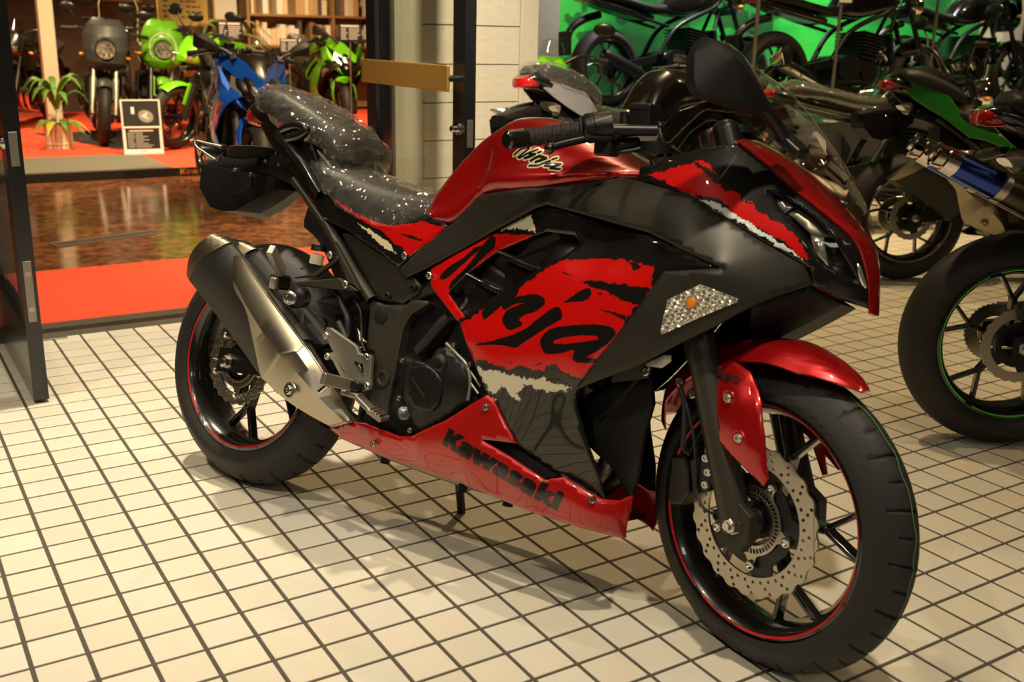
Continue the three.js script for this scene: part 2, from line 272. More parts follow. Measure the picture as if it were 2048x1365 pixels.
DOWNLIGHTS.forEach(([x, z, y, I, col, ax, az, cone], i) => {
  const t = thing('downlight', 'round ceiling downlight above ' + LAMP_SPOTS[i] + ', out of the picture', 'lamp', [x, y, z], 0, ['downlights over the tiled floor', 'downlights in the showroom'][z < -1.6 ? 1 : 0]);
  part('trim_ring', lampTrim, trimWhite, t).position.y = -0.004;
  part('diffuser', lampDisc, lampGlow, t).position.y = -0.002;
  const s = new THREE.SpotLight(rgb(...col), I, 0, cone, 0.7, 2); s.position.set(x, y - 0.025, z); s.target.position.set(ax, 0, az); s.castShadow = true; s.shadow.radius = 2.2; s.shadow.mapSize.set(1024, 1024);
  scene.add(s); scene.add(s.target);
});
const panelGlow = new THREE.MeshStandardMaterial({ color: 0x000000, emissive: rgb(1, 0.95, 0.86), emissiveIntensity: 3.0 });
for (const [x, z, w, d, I] of [[-1.2, 4.0, 1.2, 0.6, 10], [1.2, 4.3, 1.2, 0.6, 4]]) {
  const t = thing('ceiling_panel', 'flat rectangular ceiling light panel behind the camera', 'lamp', [x, 3.0, z], 0, 'ceiling light panels behind the camera');
  part('frame', [slab([0, -0.005, d / 2 + 0.015], [w + 0.06, 0.03, 0.03]), slab([0, -0.005, -d / 2 - 0.015], [w + 0.06, 0.03, 0.03]), slab([w / 2 + 0.015, -0.005, 0], [0.03, 0.03, d]), slab([-w / 2 - 0.015, -0.005, 0], [0.03, 0.03, d])], trimWhite, t);
  part('diffuser', slab([0, 0, 0], [w, 0.012, d]), panelGlow, t);
  const l = new THREE.RectAreaLight(rgb(1, 0.94, 0.86), I, w, d); l.position.set(x, 2.985, z); l.lookAt(x, 0, z); scene.add(l);
}
// ---------- the room ----------
const PITCH = 0.09863, TILE = 0.0905;
const box = (x0, x1, y0, y1, z0, z1) => new THREE.BoxGeometry(x1 - x0, y1 - y0, z1 - z0).translate((x0 + x1) / 2, (y0 + y1) / 2, (z0 + z1) / 2);
const metreUV = (g, s = 1) => { const p = g.attributes.position, n = g.attributes.normal, u = g.attributes.uv; for (let i = 0; i < p.count; i++) { const ny = Math.abs(n.getY(i)), nx = Math.abs(n.getX(i)); if (ny > 0.5) u.setXY(i, p.getX(i) * s, p.getZ(i) * s); else if (nx > 0.5) u.setXY(i, p.getZ(i) * s, p.getY(i) * s); else u.setXY(i, p.getX(i) * s, p.getY(i) * s); } return g; };
const ZF = -1.66;                                         // storefront line
const grout = std(rgb(0.085, 0.075, 0.055), 0.85, 0, { map: noiseTex.clone() }); grout.map.repeat.set(6, 6);
const floorMesh = struct('floor', [metreUV(box(-4.5, 12.5, -0.12, -0.003, ZF, 6.5)), metreUV(box(2.62, 12.5, -0.12, -0.003, -4.8, ZF))], grout, 'square cream ceramic tiles with dark joints under the red motorcycle', 'floor');
{
  const tileGeo = new RoundedBoxGeometry(TILE, 0.012, TILE, 1, 0.0016); tileGeo.translate(0, -0.0062, 0);
  const tint = [[0.74, 0.69, 0.58], [0.76, 0.72, 0.62], [0.72, 0.67, 0.555], [0.77, 0.71, 0.59], [0.73, 0.69, 0.6], [0.75, 0.685, 0.565]];
  const tm = dataTex(128, 128, (u, v) => { const k = 0.95 + 0.05 * (fbm(u * 5, v * 5, 3) - 0.45) - (fbm(u * 11 + 9, v * 7, 8) > 0.7 ? 0.03 : 0); return [k, k * 0.997, k * 0.985]; }, { srgb: false });
  const tr = dataTex(128, 128, (u, v) => { const k = 0.8 + 0.4 * (fbm(u * 6, v * 6, 5) - 0.45); return [k, k, k]; }, { srgb: false });
  const mats = tint.map((c, i) => { const m = phy(rgb(...c), 0.42, 0, { map: tm.clone(), roughnessMap: tr }); m.map.offset.set(i * 0.17, i * 0.31); return m; });
  const all = [], r = mulberry(11), P = new THREE.Vector3(), cam = new THREE.Matrix4();
  camera.updateMatrixWorld(); camera.aspect = 1.5; camera.updateProjectionMatrix();
  for (let i = -45; i < 126; i++) for (let j = -48; j < 66; j++) {
    const x = (i + 0.5) * PITCH, z = (j + 0.5) * PITCH; if (z - TILE / 2 < ZF && x < 2.66) continue; if (x > 12.4 || z > 6.4) continue;
    P.set(x, 0, z); const d = P.distanceTo(camera.position); P.project(camera); const seen = P.z < 1 && Math.abs(P.x) < 1.03 && P.y > -1.05 && P.y < 1;
    all.push({ x, z, d: seen ? d : d + 100, k: Math.floor(r() * 6), e: r() });
  }
  all.sort((a, b) => a.d - b.d);
  for (const t of all.slice(0, 300)) { const m = part('tile', tileGeo, mats[t.k], floorMesh); m.position.set(t.x, 0.0004 * (t.e - 0.5), t.z); m.rotation.y = Math.floor(t.e * 4) * Math.PI / 2; }
  const rest = all.slice(300), im = new THREE.InstancedMesh(tileGeo, phy(rgb(1, 1, 1), 0.42, 0, { map: tm, roughnessMap: tr }), rest.length); im.name = 'tile_field'; im.userData = { kind: 'stuff' }; im.castShadow = im.receiveShadow = true;
  const m4 = new THREE.Matrix4(); rest.forEach((t, i) => { m4.makeRotationY(Math.floor(t.e * 4) * Math.PI / 2).setPosition(t.x, 0.0004 * (t.e - 0.5), t.z); im.setMatrixAt(i, m4); im.setColorAt(i, rgb(...tint[t.k])); });
  floorMesh.add(im);
}
// showroom floor: polished brown granite, red mat, carpet platform
const granite = phy(rgb(1, 1, 1), 0.12, 0, { map: dataTex(512, 512, (u, v) => { const a = fbm(u * 40, v * 40), b = fbm(u * 7, v * 16 + 3, 2), c = noise(u * 160, v * 160, 4); const k = 0.5 + 0.9 * (a - 0.45) + 0.5 * (b - 0.45) + 0.16 * (c - 0.5); return [0.52 * k + 0.16, 0.34 * k + 0.1, 0.24 * k + 0.06]; }) });
granite.map.repeat.set(0.8, 0.8);
struct('floor_showroom', metreUV(box(-4.5, 12.5, -0.12, -0.002, -13, ZF)).translate(0, -0.001, 0), granite, 'polished brown granite floor inside the showroom', 'floor');
const fuzz = (c, k) => std(rgb(1, 1, 1), 0.95, 0, { map: (() => { const t = dataTex(256, 256, (u, v) => { const s = 1 - k + 2 * k * noise(u * 128, v * 128, 2) * 0.7 + 0.3 * k * fbm(u * 8, v * 8); return c.map((q) => q * s); }); t.repeat.set(2, 2); return t; })(), bumpMap: noiseTex, bumpScale: 0.002 });
const redCarpet = fuzz([0.86, 0.29, 0.17], 0.16), greyCarpet = fuzz([0.4, 0.4, 0.36], 0.12);
solo('entrance_mat', metreUV(box(0.14, 2.0, 0.0, 0.012, -2.74, ZF - 0.09)), redCarpet, 'red entrance mat lying inside the doorway on the granite floor', 'mat');
struct('trim_threshold', metreUV(box(-4.4, 2.0, -0.05, 0.014, ZF - 0.085, ZF - 0.002)), std(rgb(0.16, 0.14, 0.1), 0.45, 0.6), 'dark metal threshold strip under the open glass doors', 'threshold');
{
  const s = thing('floor_drain', 'narrow dark metal grate let into the brown granite floor', 'grate', [0, 0, 0]);
  const [a, b] = [[0.695,-3.424],[1.273,-3.594]]; const dx = b[0] - a[0], dz = b[1] - a[1], L = Math.hypot(dx, dz), g = new THREE.Group();
  s.position.set((a[0] + b[0]) / 2, 0.0, (a[1] + b[1]) / 2); s.rotation.y = -Math.atan2(dz, dx);
  part('frame', [slab([0, 0, 0.05], [L, 0.006, 0.012], 0.001), slab([0, 0, -0.05], [L, 0.006, 0.012], 0.001), slab([L / 2, 0, 0], [0.012, 0.006, 0.1], 0.001), slab([-L / 2, 0, 0], [0.012, 0.006, 0.1], 0.001)], M.alloy, s);
  part('insert', slab([0, -0.001, 0], [L - 0.01, 0.004, 0.088], 0.001), std(rgb(0.06, 0.055, 0.05), 0.6), s);
}
const PZ = -5.95, PH = 0.06;                              // carpet platform front and height
const platform = struct('floor_carpet', metreUV(box(-4.4, 6.2, 0, PH, -13, PZ)), redCarpet, 'low red carpeted platform that the rear row of motorcycles stands on', 'platform');
{
  const fnt = await new FontLoader().loadAsync('fonts/droid/droid_sans_bold.typeface.json'); globalThis.__f = fnt;
}
const FONT = globalThis.__f;
{
  const e = thing('step_edging', 'black step edging with orange lettering along the carpet platform', 'edging');
  part('strip', slab([0.9, PH / 2 + 0.002, PZ + 0.008], [10.6, PH + 0.006, 0.02], 0.003), std(rgb(0.02, 0.02, 0.02), 0.5), e);
  const o = std(rgb(0.85, 0.2, 0.02), 0.5);
  for (const x of [-1.4, 2.03, 4.6]) { const g = new TextGeometry('Kawasaki', { font: FONT, size: 0.043, depth: 0.002, curveSegments: 4 }); g.scale(1.22, 1, 1); g.translate(x, 0.012, PZ + 0.0175); part('lettering', g, o, e); }
  solo('carpet_runner', metreUV(box(-2.2, 1.98, PH, PH + 0.005, -7.0, PZ - 0.03)), greyCarpet, 'grey striped carpet strip behind the black step edging', 'carpet');
}
const wallMat = (c) => std(rgb(...c), 0.8, 0, { map: noiseTex });
struct('ceiling', metreUV(box(-4.6, 12.6, 3.004, 3.12, -13.1, 6.6)), wallMat([0.09, 0.075, 0.06]), 'dark ceiling above the picture', 'ceiling');
struct('wall_back', metreUV(box(-4.6, 12.6, -0.1, 3.1, -12.1, -12)), wallMat([0.1, 0.062, 0.035]), 'dark brown rear wall of the showroom', 'wall');
struct('wall_front', metreUV(box(-4.6, 12.6, -0.1, 3.1, 6.5, 6.6)), wallMat([0.3, 0.28, 0.24]), 'plain wall behind the camera', 'wall');
struct('wall_left', metreUV(box(-4.6, -4.5, -0.1, 3.1, -13, 6.6)), wallMat([0.3, 0.26, 0.2]), 'plain wall left of the picture', 'wall');
struct('wall_right', metreUV(box(12.5, 12.6, -0.1, 3.1, -13, 6.6)), wallMat([0.3, 0.26, 0.2]), 'plain wall right of the picture', 'wall');
// ---------- wheels ----------
function tyreGeo(R, w, NT, NS, pat) {
  const b = w / 2, half = [[0, R], [0.14, R - 0.0016], [0.28, R - 0.0052], [0.42, R - 0.0115], [0.55, R - 0.0195], [0.68, R - 0.0295], [0.8, R - 0.041], [0.9, R - 0.053]].map(([t, r]) => [t * b * 1.09, r]).concat([[b, R - 0.06], [b * 0.985, R - 0.068], [b * 0.9, 0.232], [b * 0.82, 0.222], [b * 0.74, 0.2155]]);
  const prof = curve(half.map((p) => [p[0], p[1], 0]), 8, false), L = prof.slice(1).reverse().map((p) => [-p[0], p[1]]).concat(prof.map((p) => [p[0], p[1]]));
  // resample evenly
  const acc = [0]; for (let i = 1; i < L.length; i++) acc.push(acc[i - 1] + Math.hypot(L[i][0] - L[i - 1][0], L[i][1] - L[i - 1][1]));
  const tot = acc[acc.length - 1], P = []; let k = 0; for (let i = 0; i <= NS; i++) { const d = tot * i / NS; while (k < L.length - 2 && acc[k + 1] < d) k++; const t = (d - acc[k]) / (acc[k + 1] - acc[k]); P.push([lerp(L[k][0], L[k + 1][0], t), lerp(L[k][1], L[k + 1][1], t)]); }
  const rows = []; for (let i = 0; i <= NT; i++) { const a = i / NT * Math.PI * 2; rows.push(P.map(([z, r]) => { const d = pat ? pat(a, z / b) : 0, rr = r - d; return [rr * Math.cos(a), rr * Math.sin(a), z]; })); }
  const g = sheet(rows, { deg: 60 }); return g;
}
const groovePattern = (R, n) => (a, s) => {
  const per = Math.PI * 2 / n; let best = 0;
  const hit = (ph, s0, s1, f, w, dep) => { if (s < s0 || s > s1) return; let u = a / per + ph - f(s); u -= Math.round(u); const d = Math.abs(u) * per * R, e = Math.min(s - s0, s1 - s) / 0.04; if (d < w) best = Math.max(best, dep * clamp((w - d) / (w * 0.6), 0, 1) * clamp(e, 0, 1)); };
  hit(0, -0.78, 0.7, (t) => (t > -0.1 ? 0.1 * t : -0.01 + (t + 0.1) * 0.75 - (t < -0.45 ? (t + 0.45) ** 2 * -1.5 : 0)), 0.0044, 0.0065);
  hit(0.5, 0.12, 0.52, (t) => 0.12 * t, 0.004, 0.0055);
  hit(0.5, -0.6, -0.25, (t) => 0.5 * t, 0.004, 0.005);
  return best;
};
function petals(r, amp, n, seg) { return Array.from({ length: seg }, (_, i) => { const a = i / seg * Math.PI * 2, c = Math.cos(a * n); return [(r + amp * Math.sign(c) * Math.abs(c) ** 0.6) * Math.cos(a), (r + amp * Math.sign(c) * Math.abs(c) ** 0.6) * Math.sin(a)]; }); }
// builds a wheel of named sub-parts round the axle at the group's origin
function wheel(g, o) {
  const { R, w, rim = 0.024, NT = 160, NS = 28, pat = null, stripe = M.stripe, discR = 0.145, discZ = 0.061, arcs = [[0.1, 1.9], [2.05, 4.1], [4.2, 6.2]], rimMat = M.gloss, abs = true, low = false, spokeZ = 0.0, disc = true, spokes = 5 } = o;
  part('tire', tyreGeo(R, w, NT, NS, pat), M.tread, g);
  const b = w / 2 * 0.86;
  part('rim', wheelLathe([[0.222, b - 0.002], [0.2255, b + 0.002], [0.219, b + 0.004], [0.213, b], [0.204, b - 0.012], [0.195, b * 0.35], [0.195, -b * 0.35], [0.204, -b + 0.012], [0.213, -b], [0.219, -b - 0.004], [0.2255, -b - 0.002], [0.222, -b + 0.002], [0.215, 0], [0.222, b - 0.002]], low ? 48 : 120), rimMat, g);
  if (stripe) for (const [a0, a1] of arcs) for (const s of low ? [1] : [1, -1]) part('rim_stripe', wheelLathe([[0.2145, s * (b + 0.0028)], [0.216, s * (b + 0.0044)], [0.2185, s * (b + 0.0052)]], low ? 24 : 60, a0, a1), stripe, g);
  const sp = [];
  for (let k = 0; k < spokes; k++) {
    const a = k / spokes * Math.PI * 2 + (o.phase || 0.3), P = (r, da, z = 0) => [r * Math.cos(a + da), r * Math.sin(a + da), z + spokeZ], up = [0, 0, 1];
    const geos = [bar(P(0.03, 0), P(0.128, 0), 0.016, 0.034, up, 0.005), bar(P(0.118, 0), P(0.2, 0.235), 0.011, 0.026, up, 0.004), bar(P(0.118, 0), P(0.2, -0.235), 0.011, 0.026, up, 0.004)];
    if (low) sp.push(...geos); else part('spoke', geos, rimMat, g);
  }
  if (low) part('spokes', sp, rimMat, g);
  part('hub', [rod([0, 0, -0.052], [0, 0, 0.052], 0.04, 0.036, 24), rod([0, 0, -0.075], [0, 0, 0.075], 0.018, 0.018, 16)], M.black, g);
  if (!disc) return g;
  const holes = [ringPts(0, 0, discR * 0.725, 48)];
  if (!low) for (let i = 0; i < 20; i++) for (const [rr, da] of [[0.79, 0], [0.87, 0.07], [0.94, 0.13], [0.79, 0.16]]) { const a = i / 20 * Math.PI * 2 + da; holes.push(ringPts(discR * rr * Math.cos(a), discR * rr * Math.sin(a), 0.0031, 8)); }
  part('brake_disc', plate(petals(discR - 0.002, 0.0024, 24, low ? 96 : 288), discZ - 0.0025, discZ + 0.0025, 0.0008, holes), M.disc, g);
  // carrier with five arms
  const car = []; for (let i = 0; i < 60; i++) { const a = i / 60 * Math.PI * 2, k = Math.cos(a * 5); car.push([(k > 0.1 ? discR * 0.745 : discR * 0.6) * Math.cos(a), (k > 0.1 ? discR * 0.745 : discR * 0.6) * Math.sin(a)]); }
  part('disc_carrier', plate(car, discZ - 0.008, discZ - 0.001, 0.001, [ringPts(0, 0, discR * 0.3, 24)]), M.black, g);
  if (abs && !low) {
    const lob = Array.from({ length: 100 }, (_, i) => { const a = i / 100 * Math.PI * 2, k = Math.max(0, Math.cos(a * 5 + 0.9)); const r = 0.066 + 0.022 * k ** 5; return [r * Math.cos(a), r * Math.sin(a)]; });
    const slots = [ringPts(0, 0, 0.046, 40)]; for (let i = 0; i < 48; i++) { const a = i / 48 * Math.PI * 2, c = Math.cos(a), s = Math.sin(a), q = (r, t) => [r * c - t * s, r * s + t * c]; slots.push([q(0.0525, -0.0019), q(0.0605, -0.0019), q(0.0605, 0.0019), q(0.0525, 0.0019)]); }
    part('sensor_ring', plate(lob, discZ + 0.001, discZ + 0.005, 0.0008, slots), M.disc, g);
    for (let i = 0; i < 5; i++) { const a = (i * Math.PI * 2 - 0.9) / 5; part('disc_bolt', turned([0.083 * Math.cos(a), 0.083 * Math.sin(a), discZ + 0.004], [0.083 * Math.cos(a), 0.083 * Math.sin(a), discZ + 0.02], [[0, 0], [0, 0.0095], [0.005, 0.0095], [0.006, 0.007], [0.003, 0.004], [0.003, 0]], 12), M.bolt, g); }
  }
  return g;
}
// ---------- the red motorcycle ----------
const bike = thing('sport_motorcycle', 'red and black sport motorcycle with torn-paint graphics and film-wrapped seats', 'motorcycle');
bike.quaternion.setFromRotationMatrix(new THREE.Matrix4().makeBasis(new THREE.Vector3(0.40153, 0, 0.91585), new THREE.Vector3(0.25244, 0.96126, -0.11068), new THREE.Vector3(-0.88037, 0.27564, 0.38597)));
bike.position.set(0.605, 0.0035, 0.064);
const WB = 1.405, RF = 0.293, RR = 0.314, RAKE = 27 * Math.PI / 180;
const steerQ = new THREE.Quaternion().setFromAxisAngle(new THREE.Vector3(-Math.sin(RAKE), Math.cos(RAKE), 0), -0.3492), steerP = new THREE.Vector3(WB + 0.093, 0, 0);
function steered(o) { o.quaternion.copy(steerQ); o.position.copy(steerP).sub(steerP.clone().applyQuaternion(steerQ)); return o; }
const both = (g) => [g, mirrorZ(g)];
// torn-edge fill
function torn(g, X, Y, P, fill, amp = 0.006, seed = 1, step = 0.0021) {
  const r = mulberry(seed), R = resample(P, step); g.fillStyle = fill; g.beginPath(); R.forEach((p, i) => { const k = r() < 0.2 ? 1.3 : 0.5, f = 130, wx = fbm(p[0] * f, p[1] * f, seed) - 0.47, wy = fbm(p[0] * f, p[1] * f, seed + 9.5) - 0.47, x = X(p[0] + wx * amp * 2.6 + (r() - 0.5) * amp * k), y = Y(p[1] + wy * amp * 2.6 + (r() - 0.5) * amp * k); i ? g.lineTo(x, y) : g.moveTo(x, y); }); g.closePath(); g.fill();
}
function brush(g, X, Y, P, fill) { g.fillStyle = fill; const C = curve(P.map((p) => [p[0], p[1], 0]), 5, true), r = mulberry(P.length * 7 + 3); g.beginPath(); C.forEach((p, i) => { const x = X(p[0] + (r() - 0.5) * 0.0016), y = Y(p[1] + (r() - 0.5) * 0.0016); i ? g.lineTo(x, y) : g.moveTo(x, y); }); g.closePath(); g.fill(); }
const RED = '#c40a08', DK = '#12110f', PALE = '#cdc6ae';
const printed = (map, o = {}) => new THREE.MeshPhysicalMaterial({ map, side: THREE.DoubleSide, roughness: 0.4, specularIntensity: 0.25, clearcoat: 1, clearcoatRoughness: 0.02, ...o });

// --- wheels, steering parts
const fw = steered(sub('front_wheel', bike));
{ const g = new THREE.Group(); const tmp = new THREE.Group(); wheel(tmp, { R: RF, w: 0.112, NT: 1300, NS: 84, pat: groovePattern(RF, 19), phase: 0.1 }); for (const c of [...tmp.children]) { c.geometry = c.geometry.clone().translate(WB, RF, 0); fw.add(c); }
  // chalk line round the tread
  const rows = [], r = mulberry(5); for (let i = 0; i <= 260; i++) { const a = i / 260 * Math.PI * 2, z = 0.006 + 0.0035 * Math.sin(i * 0.62) * (Math.sin(i * 0.3) > 0 ? 1 : 0.3); rows.push([-0.0009, 0.0009].map((d) => [WB + (RF + 0.0002) * Math.cos(a), RF + (RF + 0.0002) * Math.sin(a), z + d])); }
  part('chalk_line', sheet(rows), M.chalk, fw); }
const rw = sub('rear_wheel', bike);
{ const tmp = new THREE.Group(); wheel(tmp, { R: RR, w: 0.142, NT: 800, NS: 64, pat: groovePattern(RR, 17), discR: 0.11, discZ: 0.083, abs: true, phase: 0.75, arcs: [[0.2, 2.0], [2.3, 4.0], [4.3, 5.9]] }); for (const c of [...tmp.children]) { c.geometry = c.geometry.clone().translate(0, RR, 0); rw.add(c); } }

// --- fork
const fork = steered(sub('front_fork', bike));
for (const s of [1, -1]) {
  const z = 0.1 * s, A = [1.412, 0.262, z], T = [1.19, 0.79, z], at = (t) => [lerp(A[0], T[0], t), lerp(A[1], T[1], t), z];
  part('fork_leg', [turned(at(0.03), at(0.75), [[0, 0], [0, 0.028], [0.02, 0.0295], [0.18, 0.0285], [0.3, 0.0275], [0.33, 0.0305], [0.36, 0.031], [0.375, 0.029], [0.38, 0.02]], 28)], M.forkPaint, fork);
  part('fork_tube', rod(at(0.6), [1.12, 0.935, z], 0.0205, 0.0205, 20), M.chrome, fork);
  part('axle_clamp', [plate([[1.385, 0.245], [1.425, 0.245], [1.444, 0.275], [1.44, 0.318], [1.41, 0.335], [1.378, 0.31], [1.375, 0.265]], z - s * 0.012, z + s * 0.016, 0.004)], M.charcoal, fork);
}
part('axle_nut', [turned([WB, RF, 0.114], [WB, RF, 0.2], [[0, 0], [0, 0.019], [0.004, 0.019], [0.004, 0.0145], [0.014, 0.0145], [0.016, 0.012], [0.016, 0.009], [0.024, 0.008], [0.024, 0]], 6), rod([WB, RF, -0.12], [WB, RF, 0.12], 0.011, 0.011, 12)], M.bolt, fork);
part('axle_collar', rod([WB, RF, 0.05], [WB, RF, 0.092], 0.026, 0.022, 24), M.black, fork);
part('lower_clamp', plate([[1.13, 0.74], [1.22, 0.73], [1.24, 0.76], [1.2, 0.79], [1.14, 0.79]], -0.125, 0.125, 0.006), M.black, fork);
part('upper_clamp', plate([[1.09, 0.895], [1.16, 0.885], [1.17, 0.905], [1.12, 0.925], [1.09, 0.92]], -0.125, 0.125, 0.006), M.black, fork);
// caliper behind the right leg, hose, reflector
const cal = steered(sub('brake_caliper', bike));
part('caliper_body', [plate([[1.219,0.371,0.07],[1.252,0.38,0.07],[1.268,0.361,0.07],[1.275,0.312,0.07],[1.259,0.281,0.07],[1.228,0.274,0.07],[1.218,0.296,0.07],[1.22,0.339,0.07]], 0.045, 0.095, 0.006), plate([[1.271,0.377,0.09],[1.316,0.405,0.09],[1.333,0.353,0.09],[1.326,0.331,0.09],[1.29,0.309,0.09]], 0.075, 0.1, 0.004)], M.black, cal);
for (const p of [[1.314,0.392,0.102],[1.323,0.367,0.102],[1.32,0.342,0.102]]) part('caliper_bolt', bolt(p, 0.0085), M.bolt, cal);
part('brake_hose', tube([[1.246,0.515,0.12],[1.261,0.491,0.12],[1.269,0.442,0.12],[1.255,0.395,0.1],[1.263,0.385,0.09]], 0.005, 30), M.hose, cal);
part('sensor_cable', tube([[1.253,0.514,0.12],[1.275,0.474,0.12],[1.288,0.42,0.11],[1.295,0.365,0.105],[1.301,0.325,0.105],[1.329,0.299,0.11],[1.369,0.299,0.115]], 0.003, 40), M.hose, cal);
part('sensor', [bolt([[1.366,0.298,0.112]][0], 0.012, 1, 0.008)], M.black, cal);
part('reflector', plate([[1.401,0.415,-0.1],[1.414,0.44,-0.1],[1.438,0.368,-0.1],[1.431,0.364,-0.1]], -0.11, -0.1, 0.002), M.redLens, cal);

// --- front fender
const fend = steered(sub('front_fender', bike));
{
  const rows = [], cx = WB, cy = RF;
  for (let i = 0; i <= 40; i++) {
    const t = i / 40, a = lerp(2.7, 1.04, t), tip = Math.min(1, (1 - t) / 0.3), tail = Math.min(1, t / 0.14), wz = 0.083 * Math.sqrt(Math.max(0.02, tip)) * (0.72 + 0.28 * tail) * (t > 0.45 ? 1 - 0.1 * (t - 0.45) : 1), row = [], drop = lerp(0.05, 0.028, t) * Math.min(1, tip * 1.3 + 0.12), R0 = 0.334 - 0.014 * (1 - tip) - 0.02 * (1 - tail);
    for (let j = 0; j <= 16; j++) { const s = j / 8 - 1, q = Math.abs(s), r = R0 - drop * Math.pow(q, 3.2); row.push([cx + r * Math.cos(a), cy + r * Math.sin(a), s * wz]); }
    rows.push(row);
  }
  const inner = rows.map((r) => r.map((p) => { const dx = p[0] - cx, dy = p[1] - cy, d = Math.hypot(dx, dy); return [p[0] - dx / d * 0.003, p[1] - dy / d * 0.003, p[2] * 0.97]; }));
  const edge = (f) => sheet([rows.map(f), inner.map(f)], { deg: 30 });
  part('fender_top', [sheet(rows, { deg: 50, flip: true }), sheet(inner, { deg: 50 }), edge((r) => r[0]), edge((r) => r[16]), sheet([rows[0], inner[0]]), sheet([rows[40], inner[40]])], M.red, fend);
  const side = panel([[1.297,0.543,0.1],[1.311,0.567,0.098],[1.336,0.584,0.09],[1.381,0.569,0.09],[1.398,0.552,0.093],[1.411,0.542,0.1],[1.427,0.523,0.108],[1.449,0.467,0.116],[1.466,0.396,0.116],[1.459,0.381,0.116],[1.412,0.407,0.122],[1.346,0.441,0.122],[1.351,0.457,0.122],[1.325,0.505,0.112]], { ctrl: [[1.387,0.519,0.118],[1.426,0.443,0.124]], h: 0.009, t: 0.004, r: 0.003 });
  part('fender_side', side, M.red, fend); part('fender_side', mirrorZ(side), M.red, fend);
  for (const p of [[1.363,0.52,0.117],[1.402,0.456,0.124]]) { part('fender_bolt', bolt(p, 0.009), M.bolt, fend); part('bolt_recess', turned([p[0], p[1], p[2] - 0.001], [p[0], p[1], 1], [[0, 0.009], [0.0025, 0.0135], [0, 0.0155]], 20), M.red, fend); }
  const ab = new TextGeometry('ABS', { font: FONT, size: 0.016, depth: 0.0012, curveSegments: 3 }); ab.scale(1.35, 1, 1);
  const [p0, p1] = [[1.318,0.55,0.104],[1.376,0.542,0.101]], ang = Math.atan2(p1[1] - p0[1], p1[0] - p0[0]); ab.rotateY(0.06); ab.rotateZ(ang); ab.translate(p0[0], p0[1], p0[2] + 0.001); part('badge_lettering', ab, M.black, fend);
}
